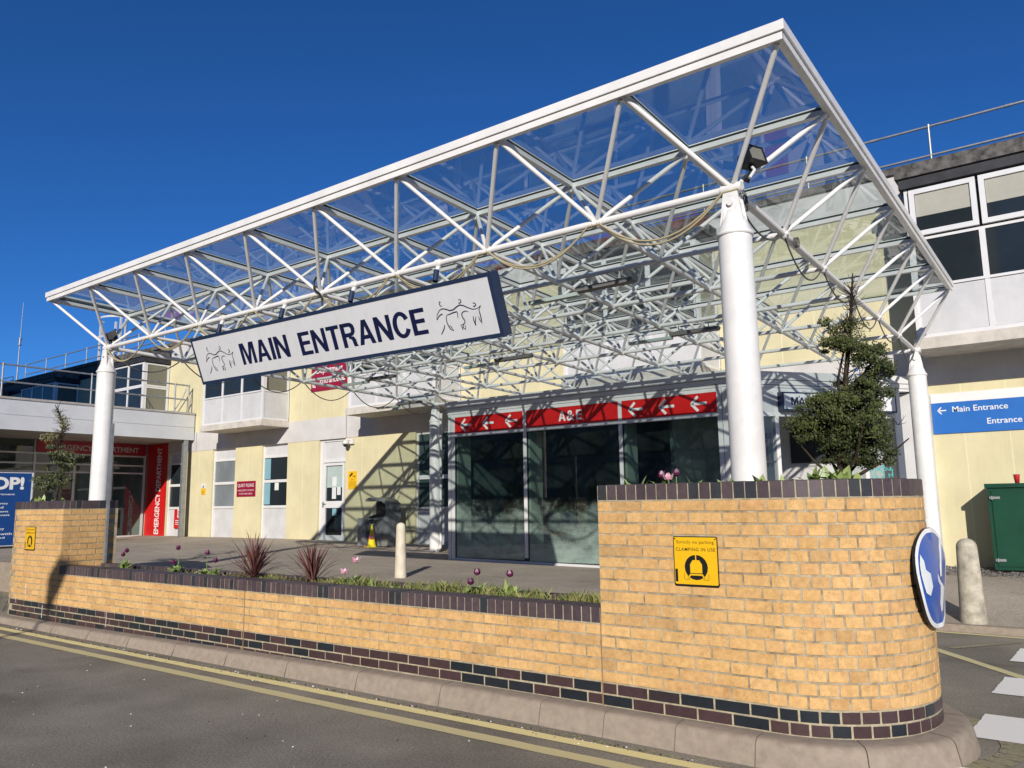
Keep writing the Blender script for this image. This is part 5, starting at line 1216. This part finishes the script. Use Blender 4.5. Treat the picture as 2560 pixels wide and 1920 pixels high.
m_.path([base, base + Vector((.02, 0, .2)), base + Vector((.12, 0, .45)), base + Vector((.0, 0, .75)), base + Vector((-.05, 0, 1.0)), base + Vector((.1, 0, 1.25)), base + Vector((-.08, 0, 1.45)), base + Vector((-.15, 0, 1.56))], [.03, .022, .018, .016, .013, .010, .006, .003], 7)
twigs(m_, base + Vector((-.05, 0, .9)), base + Vector((.12, 0, 1.25)), 90, .1, .005, .14); twigs(m_, base + Vector((.05, 0, 1.25)), base + Vector((-.14, 0, 1.5)), 50, .1, .005, .12); m_.build('trunk', 'bark', t_)
m_ = MB()
for c_, rd, n in [((-.40, 0, .42), (.22, .2, .10), 900), ((-.18, 0, .36), (.24, .2, .11), 1100), ((.04, 0, .40), (.18, .18, .09), 700), ((.14, 0, .52), (.18, .18, .10), 800), ((.28, 0, .62), (.20, .18, .10), 900), ((.36, 0, .74), (.18, .18, .09), 700), ((.14, 0, .76), (.20, .18, .10), 800), ((-.04, 0, .86), (.16, .16, .09), 550), ((-.24, 0, .94), (.18, .16, .09), 500)]:
    for _ in range(max(3, n // 90)):
        dd = Vector((random.gauss(0, .5) * rd[0], random.gauss(0, .5) * rd[1], random.gauss(0, .45) * rd[2])); f = random.uniform(.2, .5)
        leafball(m_, base + Vector(c_) + dd, (rd[0] * f, rd[1] * f, rd[2] * f), 110, .012, 0, .9, .4)
m_.build('foliage', 'hedge_leaf', t_)
m_ = MB(); leafball(m_, base + Vector((-.32, 0, 1.08)), (.2, .16, .09), 450, .013, 0, 1, .4); leafball(m_, base + Vector((.14, 0, 1.25)), (.10, .1, .13), 260, .012, 0, 1, .4); leafball(m_, base + Vector((.0, 0, 1.36)), (.12, .08, .08), 90, .012); m_.build('dry_foliage', 'dry_leaf', t_)

def blade(mb, P, az, ln, w, lean, c, mi=0, n=5, curl=1.0, fold=.25):
    d = Vector((math.cos(az), math.sin(az), 0)); s_ = Vector((-math.sin(az), math.cos(az), 0)); pts = []
    for k in range(n + 1):
        t_ = k / n; a = lean + curl * t_ * t_ * .9
        pts.append(P + d * (ln * t_ * math.sin(a)) + Vector((0, 0, ln * t_ * math.cos(a))))
    for k in range(n):
        def ww(t_): return w * (math.sin(math.pi * min(1, .12 + t_ * .88)) ** .8 if t_ < 1 else 0.02)
        w0, w1 = ww(k / n), ww((k + 1) / n); up = Vector((0, 0, fold))
        L0, R0, L1, R1 = pts[k] + s_ * w0 + up * w0, pts[k] - s_ * w0 + up * w0, pts[k + 1] + s_ * w1 + up * w1, pts[k + 1] - s_ * w1 + up * w1
        mb.add([R0, pts[k], pts[k + 1], R1], [(0, 1, 2, 3)], mi, c, True); mb.add([pts[k], L0, L1, pts[k + 1]], [(0, 1, 2, 3)], mi, c, True)
def tulip(x, y, z0, zt, kind, label, leaves=5, ln=None):
    t_ = thing('tulip', (x, y, z0), label, 'flower', 'tulips in the bed and planters')
    m_ = MB(); P = Vector((x, y, z0)); ln = ln or max(.12, (zt - z0) * .75)
    for k in range(leaves): blade(m_, P + Vector((random.uniform(-.02, .02), random.uniform(-.02, .02), 0)), random.uniform(0, 6.28), ln * random.uniform(.6, 1.05), .027 * random.uniform(.7, 1.2), random.uniform(.1, .7), random.random(), curl=random.uniform(.2, 1.0))
    m_.build('leaves', 'tulip_leaf', t_)
    hx = x + random.uniform(-.02, .02); m_ = MB(); m_.path([(x, y, z0), (x + (hx - x) * .3, y, z0 + (zt - z0) * .5), (hx, y, zt - .03)], [.004, .0035, .003], 6, 0, .4); m_.build('stem', 'tulip_leaf', t_)
    m_ = MB(); c_ = Vector((hx, y, zt - .035)); op = 1.0 if kind == 'purple' else 1.35
    for q in range(6):
        a = q * math.pi / 3 + random.uniform(-.1, .1); d = Vector((math.cos(a), math.sin(a), 0)); s_ = Vector((-math.sin(a), math.cos(a), 0))
        pr_ = [(.004, 0, .006), (.019, .010, .016), (.023 * op, .028, .016), (.020 * op ** 2, .045, .010), (.018 * op ** 3, .056, .001)]; cc_ = random.random()
        for (r0, h0, w0), (r1, h1, w1) in zip(pr_, pr_[1:]):
            m_.add([c_ + d * r0 + s_ * w0 + Vector((0, 0, h0)), c_ + d * r0 - s_ * w0 + Vector((0, 0, h0)), c_ + d * r1 - s_ * w1 + Vector((0, 0, h1)), c_ + d * r1 + s_ * w1 + Vector((0, 0, h1))], [(0, 1, 2, 3)], 0, cc_, True)
    m_.build('petals', kind + '_petal', t_)
ZB = .575
for x, zt, kd, lb in [(7.46, .80, 'purple', 'tall purple tulip in the bed, left of the widest green clump near the tall planter'), (7.38, .72, 'purple', 'short purple tulip low beside a taller one at the right end of the bed'), (7.78, .80, 'purple', 'open purple tulip over broad leaves, nearest the right planter in the bed'),
                      (5.83, .74, 'pink', 'smaller pink tulip just right of the second red cordyline'), (6.01, .85, 'pink', 'taller pink tulip with white-edged petals, in the bed below the bollard'),
                      (3.59, .86, 'purple', 'taller purple tulip just left of the first red cordyline'), (3.74, .78, 'purple', 'shorter purple tulip closest to the left red cordyline'), (3.02, .90, 'purple', 'tallest purple tulip in the left half of the bed'), (2.93, .73, 'purple', 'low purple tulip over round leaves below the tallest one at left'),
                      (1.85, .84, 'purple', 'upper of two purple tulips at the far left end of the bed'), (1.76, .79, 'purple', 'lower of two purple tulips at the far left end of the bed')]:
    tulip(x, -.50, ZB, zt, kd, lb, 7, .17)
tulip(9.14, -.45, 1.38, 1.54, 'purple', 'drooping purple tulip on top of the right planter, left of the column', 6, .14)
tulip(9.24, -.45, 1.38, 1.55, 'purple', 'dark purple tulip just above a pink one on the right planter', 5, .14)
tulip(9.225, -.52, 1.38, 1.52, 'pink', 'pale pink tulip on top of the tall right planter', 4, .12)
def clump(x, y, z, n, ln, label, w=.024, mat='tulip_leaf', sp=.03):
    m_ = MB(); 
    for k in range(n): blade(m_, Vector((x + random.uniform(-sp, sp), y + random.uniform(-sp, sp), z)), random.uniform(0, 6.28), ln * random.uniform(.65, 1.1), w * random.uniform(.7, 1.2), random.uniform(.05, .55), random.random(), curl=random.uniform(.0, .7))
    return tag(m_.build('leaf_clump', mat), label, 'plant', 'leafy bulb clumps in the planters')
for x, n, ln, lb in [(8.93, 5, .17, 'thin curved leaves at the left corner of the right planter'), (9.03, 6, .13, 'loose green leaves left of the drooping purple tulip'), (9.40, 6, .16, 'broad pale green leaves between the tulips and the near column'), (9.50, 5, .14, 'green and reddish leaf tips just left of the near column foot'),
                     (9.64, 6, .13, 'upright leaf clump at the foot of the near right column'), (9.84, 6, .15, 'two broad leaves just right of the near column'), (10.02, 7, .15, 'leaf clump midway between the column and the large topiary')]:
    clump(x, -.5, 1.37, n, ln, lb)
for x, lb in [(10.18, 'large broad leaves left of the big topiary trunk'), (10.27, 'tall broad leaves directly before the big topiary trunk'), (10.37, 'broad leaves with reddish tips right of the big topiary trunk'), (10.46, 'low brownish leaf clump at the right end of the planter')]:
    clump(x, -.40, 1.36, 13, .21 if x < 10.4 else .12, lb, .030, sp=.05)
for x, lb in [(-.92, 'tall broad leaves before the small topiary at left'), (-.62, 'grey green broad leaves beside the small topiary'), (-.32, 'large wide leaves near the front left column foot')]: clump(x, -.45, 1.36, 11, .22, lb, .03, sp=.09)
for x, n, ln, lb in [(6.25, 5, .12, 'low broad leaf plant below the bollard'), (6.50, 5, .10, 'small leaf tuft right of the bollard in the bed'), (6.95, 4, .09, 'tiny leaf tuft near the right half of the bed'), (1.80, 9, .14, 'rounded leaf rosette at the far left of the bed'), (2.95, 8, .13, 'leaf rosette under the tallest purple tulip'), (3.68, 7, .11, 'leafy tuft beside the first cordyline'), (7.42, 7, .11, 'leafy tuft under the pair of purple tulips'), (7.80, 10, .17, 'wide splayed leaf clump nearest the right end of the bed')]:
    clump(x, -.50, ZB, n, ln, lb, .022)
def cordyline(x, n, ln, label):
    m_ = MB(); P = Vector((x, -.48, ZB))
    for k in range(n):
        ln_ = ln * random.uniform(.65, 1.1); blade(m_, P + Vector((0, 0, random.uniform(0, .06))), random.uniform(0, 6.28), ln_, .0085 * random.uniform(.7, 1.1), min(1.45, abs(random.gauss(0, .80)) + .05), random.random(), n=6, curl=random.uniform(0, .35))
    tag(m_.build('cordyline', 'cordyline_leaf'), label, 'spiky plant', 'red cordylines in the flower bed')
cordyline(4.42, 110, .50, 'larger dark red cordyline with spiky leaves, left of the other one'); cordyline(5.38, 85, .46, 'smaller dark red cordyline to the right of the larger one')
m_ = MB()
for k in range(14000):
    x = random.uniform(.85, 8.8); dens = .15 + .85 * sstep(3.3, 6.5, x)
    pt = .5 + .5 * math.sin(x * 5.3 + 1.3 * math.sin(x * 2.1)) * math.sin(x * 11.7)
    if random.random() > dens * (.10 + .90 * pt * pt): continue
    y = random.uniform(-.62, -.35); z = .541 + .042 * sstep_(2.2, 4.4, x)
    h_ = random.uniform(.02, .085) * (1.3 if x > 6 else .9) * (.7 + .6 * pt); a = random.uniform(0, 6.28); d = Vector((math.cos(a), math.sin(a), 0)) * h_ * random.uniform(.1, .8); s_ = Vector((-math.sin(a), math.cos(a), 0)) * random.uniform(.0012, .003)
    P = Vector((x, y, z)); m_.add([P - s_, P + s_, P + d * .5 + s_ * .7 + Vector((0, 0, h_ * .7)), P + d + Vector((0, 0, h_)), P + d * .5 - s_ * .7 + Vector((0, 0, h_ * .7))], [(0, 1, 2, 3, 4)], 0, random.random())
o = m_.build('grass', 'grass'); o['kind'] = 'stuff'; tag(o, 'rough weedy grass filling the low brick flower bed', 'grass')

# ------------------------------------------------------------------ outside the frame: inferred street lamp, blocks added for shade and reflections
t_ = thing('street_lamp', (7.52, -12.8, -.15), 'street lamp across the road behind the viewer, casting its shadow on the far left planter', 'lamp')
m_ = MB(); m_.path([(7.52, -12.85, -.15), (7.52, -12.85, 3.6), (7.54, -12.85, 5.80)], [.06, .045, .035], 10); m_.build('pole', 'galvanised', t_)
m_ = MB(); m_.path([(7.54, -12.85, 5.76), (7.60, -12.85, 5.93), (7.68, -12.85, 6.13), (7.86, -12.85, 6.32), (8.02, -12.85, 6.36)], [.05, .12, .19, .17, .05], 14); m_.build('lantern', 'black_plastic', t_)
t_ = thing('shade_block', (-28, -38, -.15), 'tall unseen block added behind the viewer to shade the far left facade', 'building')  # added mass, sized to put the left upper walls in shade
m_ = MB(); m_.box(-60, -46, -.15, 7.1, -32, 26.5); m_.build('wall', 'added_block_cream', t_)
m_ = MB()
for fz in range(7):
    for k in range(24): m_.box(-58 + 2.5 * k, -31.99, 1.2 + 3.4 * fz, -56.6 + 2.5 * k, -31.95, 2.8 + 3.4 * fz)
m_.build('windows', 'dark_window', t_, kind='stuff')
t_ = thing('reflection_block', (25, -32, -.15), 'long low unseen block added behind the viewer to darken window reflections', 'building')  # added mass that gives the glass something dark to mirror
m_ = MB(); m_.box(7.2, -40, -.15, 60, -30, 8.6); m_.build('wall', 'added_block_cream', t_)
m_ = MB()
for fz in range(2):
    for k in range(22): m_.box(4 + 2.5 * k, -29.99, 1.2 + 3.6 * fz, 5.5 + 2.5 * k, -29.95, 3.0 + 3.6 * fz)
m_.build('windows', 'dark_window', t_, kind='stuff')
